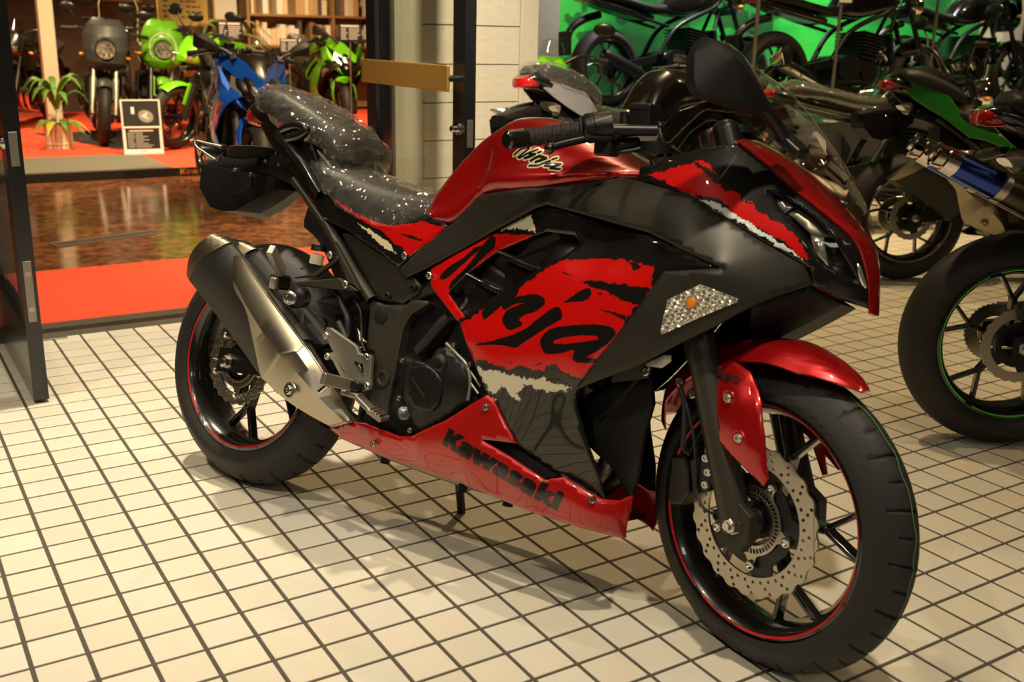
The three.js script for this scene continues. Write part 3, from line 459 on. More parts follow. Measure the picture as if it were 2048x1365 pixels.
// --- handlebars, controls
const hbar = steered(sub('handlebar', bike));
{
  const [e0, e1, g1, s1, c1] = [[0.955,0.952,0.345],[0.956,0.959,0.3],[1.034,0.983,0.225],[1.071,0.996,0.18],[1.115,0.991,0.11]];
  part('bar_end', [rod(e0, e1, 0.0185, 0.0185, 24), turned(e0, e1, [[-0.004, 0], [-0.004, 0.014], [0, 0.0185]], 24)], M.gloss, hbar);
  const gl = V(g1).sub(V(e1)).length(), prof = []; for (let i = 0; i <= 60; i++) { const t = i / 60; prof.push([t * gl, 0.0172 + (t < 0.03 || t > 0.96 ? 0.005 : 0) + 0.0008 * Math.sign(Math.sin(t * 40))]); }
  part('grip', turned(e1, g1, prof, 24), M.rubber, hbar);
  part('switch_housing', turned(g1, s1, [[0, 0], [0, 0.024], [0.006, 0.0285], [0.02, 0.0285], [0.021, 0.0275], [0.022, 0.0285], [0.055, 0.0275], [0.056, 0]], 24), M.black, hbar);
  part('stop_button', slab([[1.044,1.011,0.205]][0], [0.013, 0.01, 0.016], 0.002), M.stripe, hbar);
  part('bar_tube', rod(g1, c1, 0.0112, 0.0112, 16), M.black, hbar);
  part('brake_lever', tube([[1.079,0.988,0.1],[1.074,0.98,0.15],[1.077,0.967,0.2],[1.069,0.965,0.235],[1.062,0.957,0.27],[1.057,0.946,0.31],[1.054,0.942,0.322]], 0.0066, 40, 10), M.satin, hbar);
  part('lever_ball', new THREE.SphereGeometry(0.0105, 20, 14).translate(...[[1.057,0.941,0.325]][0]), M.gloss, hbar);
  const [m0, m1, m2] = [[1.051,0.954,0.2],[1.064,0.951,0.16],[1.076,0.962,0.12]];
  part('master_cylinder', [rod(m0, m2, 0.013, 0.015, 16), slab([[1.055,0.95,0.18]][0], [0.035, 0.03, 0.06], 0.006, [0, 0.5, 0])], M.black, hbar);
  part('fluid_reservoir', [slab([[1.08,1.016,0.11]][0], [0.045, 0.048, 0.055], 0.004, [0, 0.35, 0]), slab([[1.078,1.031,0.11]][0], [0.049, 0.008, 0.059], 0.002, [0, 0.35, 0])], M.black, hbar);
  part('cap', turned([[1.067,0.987,0.15]][0], [[1.063,1.019,0.15]][0], [[0, 0], [0, 0.011], [0.03, 0.009], [0.034, 0.009], [0.034, 0]], 16), M.satin, hbar);
  part('banjo_bolt', bolt([[1.11,0.998,0.1]][0], 0.011, 1, 0.008), M.satin, hbar);
  part('brake_line', tube([[1.121,0.995,0.11],[1.13,0.975,0.11],[1.133,0.958,0.1],[1.134,0.94,0.08],[1.127,0.93,0.06]], 0.0045, 30), M.hose, hbar);
  part('throttle_cable', tube([[1.062,0.943,0.17],[1.084,0.95,0.14],[1.106,0.963,0.11],[1.135,0.965,0.1],[1.151,0.952,0.08],[1.152,0.938,0.06]], 0.0042, 30), M.hose, hbar);
  part('clamp', [turned([[1.111,0.949,0.1]][0], [[[1.111,0.949,0.1]][0][0], [[1.111,0.949,0.1]][0][1] + 0.05, 0.1], [[0, 0], [0, 0.034], [0.02, 0.034], [0.02, 0.03], [0.024, 0]], 20)], M.black, hbar);
  const L = (p) => [p[0], p[1], -p[2]];
  part('grip', turned(L(e1), L(g1), prof, 16), M.rubber, hbar); part('bar_end', rod(L(e0), L(e1), 0.0185, 0.0185, 16), M.gloss, hbar); part('bar_tube', rod(L(g1), L(c1), 0.0112), M.black, hbar);
  part('clutch_lever', mirrorZ(tube([[1.079,0.988,0.1],[1.074,0.98,0.15],[1.077,0.967,0.2],[1.069,0.965,0.235],[1.062,0.957,0.27],[1.057,0.946,0.31],[1.054,0.942,0.322]], 0.0066, 24, 6)), M.satin, hbar);
}
// --- tank
{
  const sec = [
    [0.515, [[0.775, 0], [0.77, 0.045], [0.755, 0.08], [0.738, 0.09], [0.725, 0.085], [0.72, 0]]],
    [0.53, [[0.815, 0], [0.808, 0.05], [0.78, 0.092], [0.75, 0.104], [0.735, 0.1], [0.72, 0]]],
    [0.56, [[0.868, 0], [0.86, 0.058], [0.82, 0.103], [0.77, 0.114], [0.738, 0.114], [0.72, 0]]],
    [0.62, [[0.94, 0], [0.93, 0.064], [0.885, 0.108], [0.81, 0.118], [0.742, 0.121], [0.72, 0]]],
    [0.68, [[0.982, 0], [0.972, 0.07], [0.93, 0.116], [0.85, 0.125], [0.795, 0.131], [0.73, 0]]],
    [0.72, [[0.998, 0], [0.987, 0.076], [0.935, 0.134], [0.87, 0.142], [0.82, 0.146], [0.74, 0]]],
    [0.8, [[0.998, 0], [0.986, 0.08], [0.935, 0.142], [0.88, 0.155], [0.828, 0.158], [0.76, 0]]],
    [0.9, [[0.972, 0], [0.962, 0.08], [0.922, 0.138], [0.885, 0.155], [0.846, 0.157], [0.8, 0]]],
    [1.0, [[0.935, 0], [0.928, 0.07], [0.908, 0.118], [0.89, 0.14], [0.868, 0.145], [0.83, 0]]],
    [1.06, [[0.915, 0], [0.91, 0.055], [0.9, 0.095], [0.892, 0.118], [0.88, 0.124], [0.86, 0]]],
  ];
  const g = loft(sec.map(([x, h]) => symLoop(x, h)), { n: 5, m: 5, deg: 60 });
  const p = g.attributes.position, u = g.attributes.uv; for (let i = 0; i < p.count; i++) if (p.getZ(i) < 0) u.setXY(i, 0.1, 0.1);
  const logo = [[0.766,0.896,0.149],[0.78,0.909,0.149],[0.793,0.913,0.149],[0.801,0.913,0.149],[0.789,0.901,0.149],[0.778,0.892,0.149],[0.783,0.891,0.149],[0.8,0.901,0.149],[0.823,0.912,0.149],[0.806,0.9,0.149],[0.819,0.901,0.149],[0.796,0.891,0.149],[0.807,0.895,0.149],[0.832,0.908,0.149],[0.825,0.905,0.149],[0.831,0.898,0.149],[0.813,0.887,0.149],[0.821,0.893,0.149],[0.848,0.895,0.149],[0.826,0.885,0.149],[0.838,0.89,0.149],[0.859,0.89,0.149],[0.847,0.885,0.149],[0.833,0.878,0.149],[0.813,0.876,0.149],[0.873,0.898,0.149],[0.863,0.894,0.149],[0.85,0.879,0.149],[0.854,0.884,0.149],[0.885,0.886,0.149],[0.866,0.879,0.149],[0.878,0.881,0.149],[0.866,0.875,0.149],[0.889,0.875,0.149]];
  const strokes = [[0, 1, 2, 3, 4, 5, 6, 7, 8], [9, 10, 12, 11], [14, 13], [15, 17, 16], [15, 18, 20, 19], [21, 22, 23, 24], [25, 26], [29, 28, 27, 30, 31, 29], [31, 32, 33]], lw = [11, 15, 12, 15, 17, 13, 11, 12, 12];
  const tex = print(0.6, 0.75, 1.0, 1.0, 2600, (c, X, Y, cv) => {
    c.fillStyle = '#a30a0c'; c.fillRect(0, 0, cv.width, cv.height); c.lineCap = 'round'; c.lineJoin = 'round';
    for (const [col, ex] of [['#e9dfae', 17], ['#0c0b0a', 0]]) strokes.forEach((s, k) => { c.strokeStyle = col; c.lineWidth = lw[k] + ex; c.beginPath(); s.forEach((i, n) => n ? c.lineTo(X(logo[i][0]), Y(logo[i][1])) : c.moveTo(X(logo[i][0]), Y(logo[i][1]))); c.stroke(); });
  });
  part('fuel_tank', g, phy(rgb(1, 1, 1), 0.3, 0.35, { map: tex, clearcoat: 1, clearcoatRoughness: 0.025 }), bike);
  part('filler_cap', turned([0.79, 0.996, 0], [0.805, 1.1, 0], [[0, 0], [0, 0.04], [0.008, 0.038], [0.009, 0.022], [0.012, 0.02], [0.012, 0]], 24), M.satin, bike);
}
// --- side fairing (gloss with torn graphics), louvres
const fairOut = [...[[0.845,0.793,0.148],[0.871,0.8,0.155],[0.945,0.793,0.165]], ...[[0.947,0.792,0.168],[1.124,0.77,0.19],[1.283,0.726,0.207],[1.28,0.721,0.207],[1.179,0.702,0.205]], ...[[1.174,0.7,0.205],[1.13,0.614,0.205],[1.047,0.483,0.19],[1.026,0.452,0.178]], ...[[1.022,0.443,0.172],[1.028,0.415,0.165],[1.049,0.365,0.152],[1.082,0.301,0.135],[1.1,0.25,0.12],[1.084,0.248,0.118],[0.959,0.283,0.13],[0.885,0.316,0.142],[0.821,0.386,0.152]], ...[[0.805,0.4,0.155],[0.758,0.462,0.155],[0.706,0.528,0.152],[0.691,0.536,0.15],[0.6,0.597,0.14],[0.582,0.628,0.136],[0.742,0.73,0.142]]];
const fairCtrl = [[0.901,0.517,0.19],[0.985,0.599,0.2],[1.06,0.676,0.203],[0.852,0.587,0.178],[1.044,0.53,0.198],[0.75,0.511,0.165],[0.751,0.656,0.152],[1.032,0.734,0.172],[0.962,0.74,0.158],[0.959,0.682,0.186],[1.087,0.757,0.185]];
const ventHole = [[0.657,0.589],[0.678,0.614],[0.699,0.636],[0.733,0.666],[0.768,0.695],[0.826,0.725],[0.883,0.749],[0.948,0.749],[0.965,0.734],[0.936,0.699],[0.89,0.672],[0.808,0.614],[0.762,0.581],[0.717,0.549]];
{
  const tex = print(0.5, 0.16, 1.36, 0.84, 1500, (c, X, Y, cv) => {
    c.fillStyle = DK; c.fillRect(0, 0, cv.width, cv.height);
    torn(c, X, Y, [[0.703,0.524],[0.766,0.568],[0.848,0.623],[0.91,0.676],[0.938,0.695],[1.004,0.708],[1.076,0.714],[1.108,0.714],[1.127,0.71],[1.151,0.71],[1.158,0.67],[1.16,0.671],[1.13,0.628],[1.094,0.557],[1.043,0.477],[1.011,0.479],[0.989,0.483],[0.979,0.494],[0.957,0.484],[0.938,0.473],[0.919,0.472],[0.891,0.476],[0.871,0.462],[0.822,0.462],[0.794,0.468],[0.753,0.46],[0.73,0.488]], RED, 0.005, 3);
    torn(c, X, Y, [[0.592,0.635],[0.739,0.729],[0.779,0.732],[0.85,0.739],[0.83,0.724],[0.802,0.706],[0.768,0.695],[0.699,0.636],[0.657,0.589],[0.687,0.568],[0.718,0.547],[0.693,0.533],[0.647,0.565],[0.609,0.587],[0.594,0.614]], RED, 0.003, 4);
    torn(c, X, Y, [[0.745,0.734],[0.784,0.762],[0.831,0.778],[0.852,0.746],[0.826,0.746],[0.796,0.746],[0.776,0.742]], PALE, 0.006, 5);
    torn(c, X, Y, [[0.763,0.452],[0.788,0.448],[0.82,0.451],[0.879,0.451],[0.933,0.455],[0.948,0.461],[0.971,0.453],[1.016,0.455],[0.999,0.444],[0.974,0.438],[0.946,0.436],[0.904,0.437],[0.888,0.416],[0.895,0.403],[0.874,0.405],[0.852,0.425],[0.827,0.403],[0.812,0.409]], PALE, 0.008, 6);
    torn(c, X, Y, [[0.811,0.391],[0.828,0.395],[0.839,0.393],[0.817,0.386]], PALE, 0.004, 7);
    for (const [P, a, s] of [[[[1.002,0.662],[1.047,0.667],[1.093,0.668],[1.158,0.67],[1.144,0.64],[1.128,0.635],[1.094,0.64],[1.067,0.651],[1.029,0.654]], 0.006, 8], [[[0.949,0.675],[0.962,0.673],[0.982,0.669],[0.967,0.669]], 0.003, 9], [[[0.973,0.661],[0.997,0.66],[1.01,0.659],[0.994,0.659]], 0.002, 10], [[[1.059,0.615],[1.084,0.614],[1.119,0.611],[1.115,0.603],[1.082,0.611]], 0.003, 11], [[[1.096,0.713],[1.111,0.713],[1.128,0.707],[1.113,0.698],[1.104,0.706]], 0.004, 12], [[[0.852,0.473],[0.873,0.478],[0.87,0.475]], 0.002, 13], [[[0.918,0.478],[0.947,0.492],[0.938,0.485]], 0.002, 14], [[[1.046,0.645],[1.06,0.645],[1.055,0.64]], 0.003, 15]]) torn(c, X, Y, P, DK, a, s);
    // brush lettering
    const B = (P) => brush(c, X, Y, P, DK);
    B([[0.737,0.722],[0.751,0.722],[0.755,0.701],[0.73,0.674],[0.708,0.645],[0.692,0.622],[0.67,0.603],[0.657,0.596],[0.662,0.615],[0.686,0.642],[0.71,0.677],[0.724,0.703]]);
    B([[0.725,0.701],[0.704,0.694],[0.678,0.668],[0.642,0.642],[0.626,0.622],[0.628,0.615],[0.645,0.619],[0.67,0.643],[0.699,0.673],[0.72,0.693]]);
    B([[0.767,0.563],[0.778,0.579],[0.808,0.603],[0.839,0.625],[0.851,0.624],[0.849,0.609],[0.821,0.588],[0.792,0.561],[0.779,0.55],[0.772,0.555]]);
    B([[0.818,0.599],[0.86,0.611],[0.895,0.62],[0.921,0.618],[0.929,0.604],[0.912,0.588],[0.886,0.576],[0.873,0.564],[0.884,0.557],[0.872,0.547],[0.848,0.54],[0.828,0.555],[0.833,0.576],[0.858,0.591],[0.875,0.599],[0.85,0.593],[0.825,0.577]]);
    B([[0.976,0.614],[0.991,0.628],[1.009,0.643],[1.027,0.65],[1.035,0.639],[1.024,0.626],[0.999,0.62]]);
    B([[0.959,0.603],[0.974,0.597],[0.977,0.582],[0.947,0.561],[0.905,0.529],[0.877,0.508],[0.843,0.506],[0.806,0.502],[0.767,0.493],[0.771,0.498],[0.805,0.508],[0.847,0.525],[0.894,0.549],[0.923,0.576]]);
    B([[0.936,0.537],[0.954,0.558],[0.991,0.571],[1.036,0.581],[1.08,0.586],[1.098,0.581],[1.098,0.566],[1.075,0.541],[1.051,0.523],[1.066,0.525],[1.064,0.513],[1.028,0.506],[1.014,0.511],[1.016,0.528],[0.983,0.516],[0.952,0.51],[0.939,0.522]]);
    c.fillStyle = RED; const h = [[0.966,0.537],[0.988,0.548],[1.028,0.559],[1.063,0.564],[1.067,0.558],[1.044,0.55],[0.996,0.536],[0.968,0.532]]; c.beginPath(); h.forEach((p, i) => i ? c.lineTo(X(p[0]), Y(p[1])) : c.moveTo(X(p[0]), Y(p[1]))); c.fill();
    const h2 = [[1.048,0.522],[1.075,0.541],[1.065,0.521],[1.045,0.519]]; c.beginPath(); h2.forEach((p, i) => i ? c.lineTo(X(p[0]), Y(p[1])) : c.moveTo(X(p[0]), Y(p[1]))); c.fill();
  });
  const S = spline2(fairOut.concat(fairCtrl)), g = panel(fairOut, { surf: S, holes: [ventHole], h: 0.011, t: 0.004, r: 0.003 });
  part('side_fairing', g, printed(tex), bike); part('side_fairing', mirrorZ(panel(fairOut, { surf: S, holes: [ventHole], h: 0.02, t: 0.004, r: 0 })), M.gloss, bike);
  const vp = panel(ventHole, { surf: (x, y) => S(x, y) - 0.03, h: 0.02, t: 0.003, r: 0 });
  const rimv = sheet([ventHole.concat([ventHole[0]]).map(([x, y]) => [x, y, S(x, y) - 0.002]), ventHole.concat([ventHole[0]]).map(([x, y]) => [x, y, S(x, y) - 0.032])], { deg: 20 });
  for (const m of [0, 1]) { const L = part('vent_liner', m ? mirrorZ(merge([vp, rimv])) : merge([vp, rimv]), M.gloss, bike); }
  for (const q of [[[0.696,0.637],[0.752,0.624],[0.811,0.614]], [[0.766,0.694],[0.826,0.682],[0.893,0.672]]]) {
    const P = q.map(([x, y]) => [x, y, S(x, y)]), d = 0.0045;
    const row = (dy, dz) => curve(P.map((p) => [p[0] + dy * 0.4, p[1] + dy, p[2] + dz]), 6, false), fin = merge([sheet([row(d, -0.028), row(d, -0.003), row(0, 0.001), row(-d, -0.003), row(-d * 3, -0.028)], { deg: 70 })]);
    part('vent_louvre', fin, M.gloss, bike); part('vent_louvre', mirrorZ(fin), M.gloss, bike);
  }
  part('fairing_bolt', bolt([...[[0.599,0.618,0.146]][0]], 0.0085), M.bolt, bike);
}
// --- charcoal side cover running from the seat to the nose
{
  const out = [...[[0.497,0.618,0.128],[0.539,0.66,0.13],[0.629,0.74,0.132],[0.692,0.806,0.14]], ...[[0.805,0.828,0.16],[0.924,0.848,0.16],[1.037,0.872,0.158]], ...[[1.075,0.867,0.17],[1.192,0.848,0.178],[1.322,0.788,0.152],[1.4,0.756,0.112],[1.417,0.726,0.1],[1.374,0.695,0.15],[1.338,0.665,0.175],[1.287,0.621,0.19],[1.226,0.577,0.196],[1.149,0.521,0.192]], ...[[1.035,0.457,0.18],[1.028,0.454,0.18],[1.051,0.485,0.194],[1.133,0.615,0.209],[1.177,0.702,0.209]], ...[[1.18,0.704,0.209],[1.282,0.723,0.211],[1.285,0.726,0.211],[1.126,0.771,0.194],[0.949,0.793,0.172]], ...[[0.873,0.802,0.16],[0.846,0.793,0.152],[0.742,0.731,0.146],[0.583,0.632,0.14],[0.53,0.605,0.134]]];
  const ctrl = [[1.01,0.82,0.18],[1.074,0.816,0.187],[1.137,0.805,0.192],[1.197,0.792,0.197],[1.252,0.778,0.191],[1.302,0.764,0.179],[1.343,0.752,0.16],[1.259,0.692,0.21],[1.168,0.587,0.203]];
  const S0 = spline2(out.concat(ctrl)), S = (x, y) => S0(x, y) + 0.0045, g = panel(out, { surf: S, h: 0.011, t: 0.005, r: 0.003 });
  part('side_cover', g, M.charcoal, bike); part('side_cover', mirrorZ(panel(out, { surf: S, h: 0.02, t: 0.005, r: 0.003 })), M.charcoal, bike);
  // indicator set into the cover
  const ip = [[1.256,0.691],[1.321,0.677],[1.319,0.67],[1.196,0.589],[1.193,0.597],[1.199,0.654]], inn = [[1.257,0.684],[1.312,0.673],[1.202,0.6],[1.199,0.604],[1.206,0.652]];
  for (const m of [0, 1]) {
    const I = sub('front_indicator', bike), f = (q) => m ? mirrorZ(q) : q;
    part('bezel', f(panel(ip, { surf: (x, y) => S(x, y) + 0.003, holes: [inn], h: 0.008, t: 0.006, r: 0.002 })), M.lens, I);
    part('reflector', f(crease(displace(panel(ip, { surf: (x, y) => S(x, y) + 0.0012, h: 0.0045, t: 0.0005, r: 0 }), (x, y) => 0.0022 * (Math.sin(x * 420 + y * 250) * Math.sin(y * 430 - x * 120))), 25)), M.reflector, I);
    const b = [[1.244,0.655]][0], bz = S(b[0], b[1]) + 0.003; part('bulb', f(new THREE.SphereGeometry(0.011, 16, 10).scale(1, 1, 0.5).translate(b[0], b[1], bz)), M.amber, I);
    part('lens', f(panel(ip, { surf: (x, y) => S(x, y) + 0.008, h: 0.01, t: 0.002, r: 0.004 })), M.lens, I);
  }
}
// --- upper cowl, headlamp, nose, screen
{
  const out = [...[[1.053,0.866,0.166],[1.087,0.893,0.166],[1.12,0.918,0.165],[1.188,0.941,0.16],[1.242,0.956,0.15]], ...[[1.25,0.954,0.14],[1.3,0.924,0.12],[1.349,0.89,0.102],[1.417,0.848,0.085],[1.471,0.812,0.066],[1.491,0.769,0.048],[1.501,0.734,0.036],[1.507,0.702,0.03],[1.486,0.704,0.045],[1.452,0.709,0.068]], ...[[1.417,0.724,0.102],[1.41,0.754,0.108],[1.401,0.757,0.114],[1.323,0.789,0.155],[1.193,0.849,0.181],[1.087,0.868,0.172]]];
  const ctrl = [...[[1.206,0.885,0.176],[1.279,0.854,0.165],[1.349,0.806,0.14]], ...[[1.401,0.813,0.112],[1.455,0.778,0.085],[1.472,0.734,0.07]]];
  const lamp = [[1.315,0.879],[1.336,0.873],[1.366,0.862],[1.394,0.846],[1.438,0.81],[1.466,0.773],[1.482,0.748],[1.459,0.753],[1.435,0.761],[1.414,0.778],[1.393,0.805],[1.35,0.843]];
  const tex = print(1.02, 0.6, 1.56, 1.02, 1800, (c, X, Y, cv) => {
    c.fillStyle = DK; c.fillRect(0, 0, cv.width, cv.height);
    torn(c, X, Y, [[1.091,0.88],[1.12,0.891],[1.148,0.902],[1.176,0.91],[1.198,0.898],[1.228,0.877],[1.253,0.869],[1.27,0.865],[1.287,0.856],[1.302,0.852],[1.312,0.836],[1.332,0.827],[1.36,0.819],[1.385,0.8],[1.397,0.785],[1.406,0.766],[1.393,0.77],[1.377,0.781],[1.357,0.794],[1.338,0.802],[1.313,0.811],[1.297,0.814],[1.276,0.829],[1.249,0.847],[1.228,0.851],[1.194,0.849],[1.144,0.865]], RED, 0.005, 21);
    torn(c, X, Y, [[1.178,0.915],[1.195,0.919],[1.208,0.912],[1.229,0.891],[1.215,0.899],[1.194,0.91]], RED, 0.004, 22);
    torn(c, X, Y, [[1.208,0.843],[1.237,0.843],[1.269,0.831],[1.3,0.815],[1.326,0.805],[1.351,0.794],[1.374,0.781],[1.398,0.765],[1.382,0.772],[1.35,0.784],[1.309,0.801],[1.265,0.821]], '#dfe2dc', 0.004, 23);
    for (const [P, s] of [[[[1.276,0.862],[1.28,0.863],[1.285,0.852],[1.282,0.85]], 31], [[[1.285,0.859],[1.289,0.859],[1.291,0.852],[1.288,0.851]], 32], [[[1.122,0.873],[1.134,0.874],[1.129,0.869]], 33], [[[1.285,0.853],[1.303,0.854],[1.306,0.851],[1.289,0.85]], 34]]) torn(c, X, Y, P, DK, 0.002, s);
  });
  const S = spline2(out.concat(ctrl)), g = panel(out, { surf: S, holes: [lamp], h: 0.009, t: 0.004, r: 0.003 });
  part('upper_cowl', g, printed(tex), bike); part('upper_cowl', mirrorZ(panel(out, { surf: S, holes: [lamp], h: 0.018, t: 0.004, r: 0.003 })), M.gloss, bike);
  const big = [[1.313,0.881],[1.393,0.849],[1.468,0.775],[1.484,0.746],[1.435,0.759],[1.39,0.803],[1.348,0.843]];
  for (const m of [0, 1]) {
    const H = sub('headlamp', bike), f = (q) => m ? mirrorZ(q) : q;
    part('housing', f(panel(big, { surf: (x, y) => S(x, y) - 0.035, h: 0.015, t: 0.003, r: 0 })), M.gloss, H);
    const ring = lamp.concat([lamp[0]]); part('housing_wall', f(sheet([ring.map(([x, y]) => [x, y, S(x, y) - 0.002]), ring.map(([x, y]) => [x, y, S(x, y) - 0.036])], { deg: 20 })), M.satin, H);
    const facets = [[[[1.398,0.812],[1.419,0.812],[1.436,0.763],[1.415,0.778]], 0.006, M.reflector], [[[1.348,0.846],[1.365,0.861],[1.429,0.816],[1.399,0.812],[1.363,0.838]], 0.02, M.alloy], [[[1.423,0.809],[1.438,0.812],[1.466,0.769],[1.437,0.765]], 0.028, M.satin], [[[1.326,0.868],[1.339,0.871],[1.356,0.859],[1.347,0.846]], 0.014, M.reflector]];
    for (const [P, d, mm] of facets) part('reflector', f(panel(P, { surf: (x, y) => S(x, y) - d + (x - P[0][0]) * 0.1, h: 0.012, t: 0.003, r: 0.002 })), mm, H);
    const b = [[1.445,0.767]][0]; part('bulb', f(new THREE.SphereGeometry(0.013, 18, 12).translate(b[0], b[1], S(b[0], b[1]) - 0.014)), M.lens, H);
    part('lens', f(panel(lamp, { surf: (x, y) => S(x, y) - 0.0005, h: 0.012, t: 0.002, r: 0 })), M.lens, H);
    const dl = [[1.477,0.778],[1.483,0.773],[1.497,0.74],[1.495,0.736],[1.489,0.741],[1.482,0.758]]; part('position_lamp', f(panel(dl, { surf: (x, y) => S(x, y) + 0.0015, h: 0.01, t: 0.003, r: 0.001 })), M.reflector, H);
  }
  // red centre of the nose
  const edge = [...[[1.248,0.953,0.145]], ...[[1.251,0.958,0.146],[1.301,0.928,0.125],[1.349,0.893,0.105],[1.418,0.851,0.088],[1.471,0.814,0.069],[1.491,0.772,0.051],[1.501,0.735,0.038],[1.509,0.695,0.031]]];
  const mid = [[1.2, 0.985], [1.245, 0.985], [1.31, 0.957], [1.372, 0.918], [1.43, 0.872], [1.472, 0.828], [1.494, 0.785], [1.505, 0.742], [1.511, 0.693]];
  const rows = edge.map((e, i) => { const r = []; for (let j = 0; j <= 20; j++) { const s = j / 10 - 1, q = Math.abs(s), k = Math.pow(q, 2.2), t = i / 8, ridge = t > 0.55 ? 1 : 0; r.push([lerp(mid[i][0], e[0], k), lerp(mid[i][1], e[1], k), s * e[2]]); } return r; });
  const smooth = rows[0].map((_, j) => curve(rows.map((r) => r[j]), 5, false)), R2 = smooth[0].map((_, i) => smooth.map((c) => c[i]));
  const inn = R2.map((r) => r.map((p) => [p[0] - 0.004, p[1] - 0.002, p[2] * 0.97]));
  part('nose_cowl', [sheet(R2, { deg: 50, flip: true }), sheet(inn, { deg: 50 }), sheet([R2.map((r) => r[0]), inn.map((r) => r[0])]), sheet([R2.map((r) => r[20]), inn.map((r) => r[20])]), sheet([R2[0], inn[0]]), sheet([R2[R2.length - 1], inn[inn.length - 1]])], M.red, bike);
  // windscreen
  const C = [[1.478, 0.842], [1.462, 0.878], [1.432, 0.92], [1.39, 0.975], [1.33, 1.037], [1.268, 1.092], [1.2, 1.13]], wz = [0.045, 0.085, 0.115, 0.135, 0.14, 0.125, 0.06], dx = [0.018, 0.045, 0.075, 0.1, 0.105, 0.09, 0.03], dy = [0.004, 0.0, -0.008, -0.0, 0.02, 0.045, 0.02];
  const W = C.map((c, i) => { const r = []; for (let j = 0; j <= 24; j++) { const s = j / 12 - 1, k = s * s; r.push([c[0] - dx[i] * k, c[1] - dy[i] * k, s * wz[i]]); } return r; });
  const sm = W[0].map((_, j) => curve(W.map((r) => r[j]), 6, false)), W2 = sm[0].map((_, i) => sm.map((c) => c[i]));
  part('windscreen', sheet(W2, { deg: 60, flip: true }), M.smoke, bike);
  const n = W2.length - 1; part('screen_edge', [tube(W2.map((r) => r[24]), 0.0022, 80, 6), tube(W2.map((r) => r[0]), 0.0022, 80, 6), tube(W2[n], 0.0022, 40, 6)], M.smoke, bike);
  for (const [j, i] of [[20, 14], [4, 14], [20, 26], [4, 26], [21, 6], [3, 6]]) { const p = W2[i][j]; part('screen_screw', new THREE.SphereGeometry(0.006, 12, 8).scale(1, 1, 0.7).translate(...p), M.black, bike); }
  part('dash', [slab([1.2, 0.965, 0], [0.05, 0.1, 0.2], 0.02, [0, 0, 0.45]), rod([1.185, 0.985, 0.03], [1.18, 1.0, 0.03], 0.045, 0.045, 24)], M.black, bike);
  part('ignition', rod(...[[1.137,0.978,0],[1.124,1.001,0]], 0.028, 0.026, 20), M.black, bike);
  // inner nose shroud under the lamps
  part('inner_cowl', panel([[1.321,0.667,0.12],[1.36,0.697,0.11],[1.413,0.724,0.09],[1.454,0.702,0.03],[1.345,0.619,0.02],[1.316,0.618,0.06],[1.315,0.64,0.1]], { h: 0.02, t: 0.1, r: 0.002 }), M.matte, bike);
}
// --- mirrors
{
  const K = [[1.232,1.092,0.35],[1.226,1.062,0.36],[1.237,1.013,0.365],[1.246,0.999,0.36],[1.26,0.992,0.35],[1.305,0.996,0.3],[1.314,0.994,0.245],[1.321,1,0.22],[1.319,1.014,0.215],[1.298,1.054,0.26],[1.285,1.078,0.3],[1.268,1.086,0.32],[1.247,1.092,0.335]];
  const f = new THREE.Vector3(0.8, 0.1, 0.55).normalize(), off = (p, d) => new THREE.Vector3(p[0] + f.x * d, p[1] + f.y * d, p[2] + f.z * d), ctr = [0, 1, 2].map((c) => K.reduce((t, p) => t + p[c], 0) / K.length), inn = (p, k) => p.map((v, c) => lerp(ctr[c], v, k));
  const ridge = [[1.238,1.084,0.345],[1.25,1.076,0.343],[1.271,1.06,0.33],[1.287,1.047,0.305],[1.301,1.033,0.275],[1.312,1.014,0.24]];
  const hull = crease(new ConvexGeometry([...K.map((p) => off(p, 0)), ...K.map((p) => off(inn(p, 0.96), -0.022)), ...K.map((p) => off(inn(p, 0.985), 0.006)), ...ridge.map((p, i) => off(p, [0.014, 0.024, 0.03, 0.028, 0.02, 0.01][i]))]), 30), g = hull;
  const gl = crease(new ConvexGeometry([...K.map((p) => off(inn(p, 0.9), -0.0225)), ...K.map((p) => off(inn(p, 0.88), -0.0245))]), 20);
  const stalk = tube([[1.312,1.006,0.235],[1.321,0.995,0.2],[1.336,0.973,0.16],[1.348,0.963,0.15]], 0.012, 20, 10), base = slab([[1.347,0.963,0.148]][0], [0.06, 0.02, 0.04], 0.006, [0.3, 0, -0.6]);
  for (const m of [0, 1]) { const G = sub('mirror', bike), q = (x) => m ? mirrorZ(x) : x; part('shell', q(g), M.matte, G); part('mirror_glass', q(gl), M.chrome, G); part('stalk', q(merge([stalk, base])), M.black, G); }
}
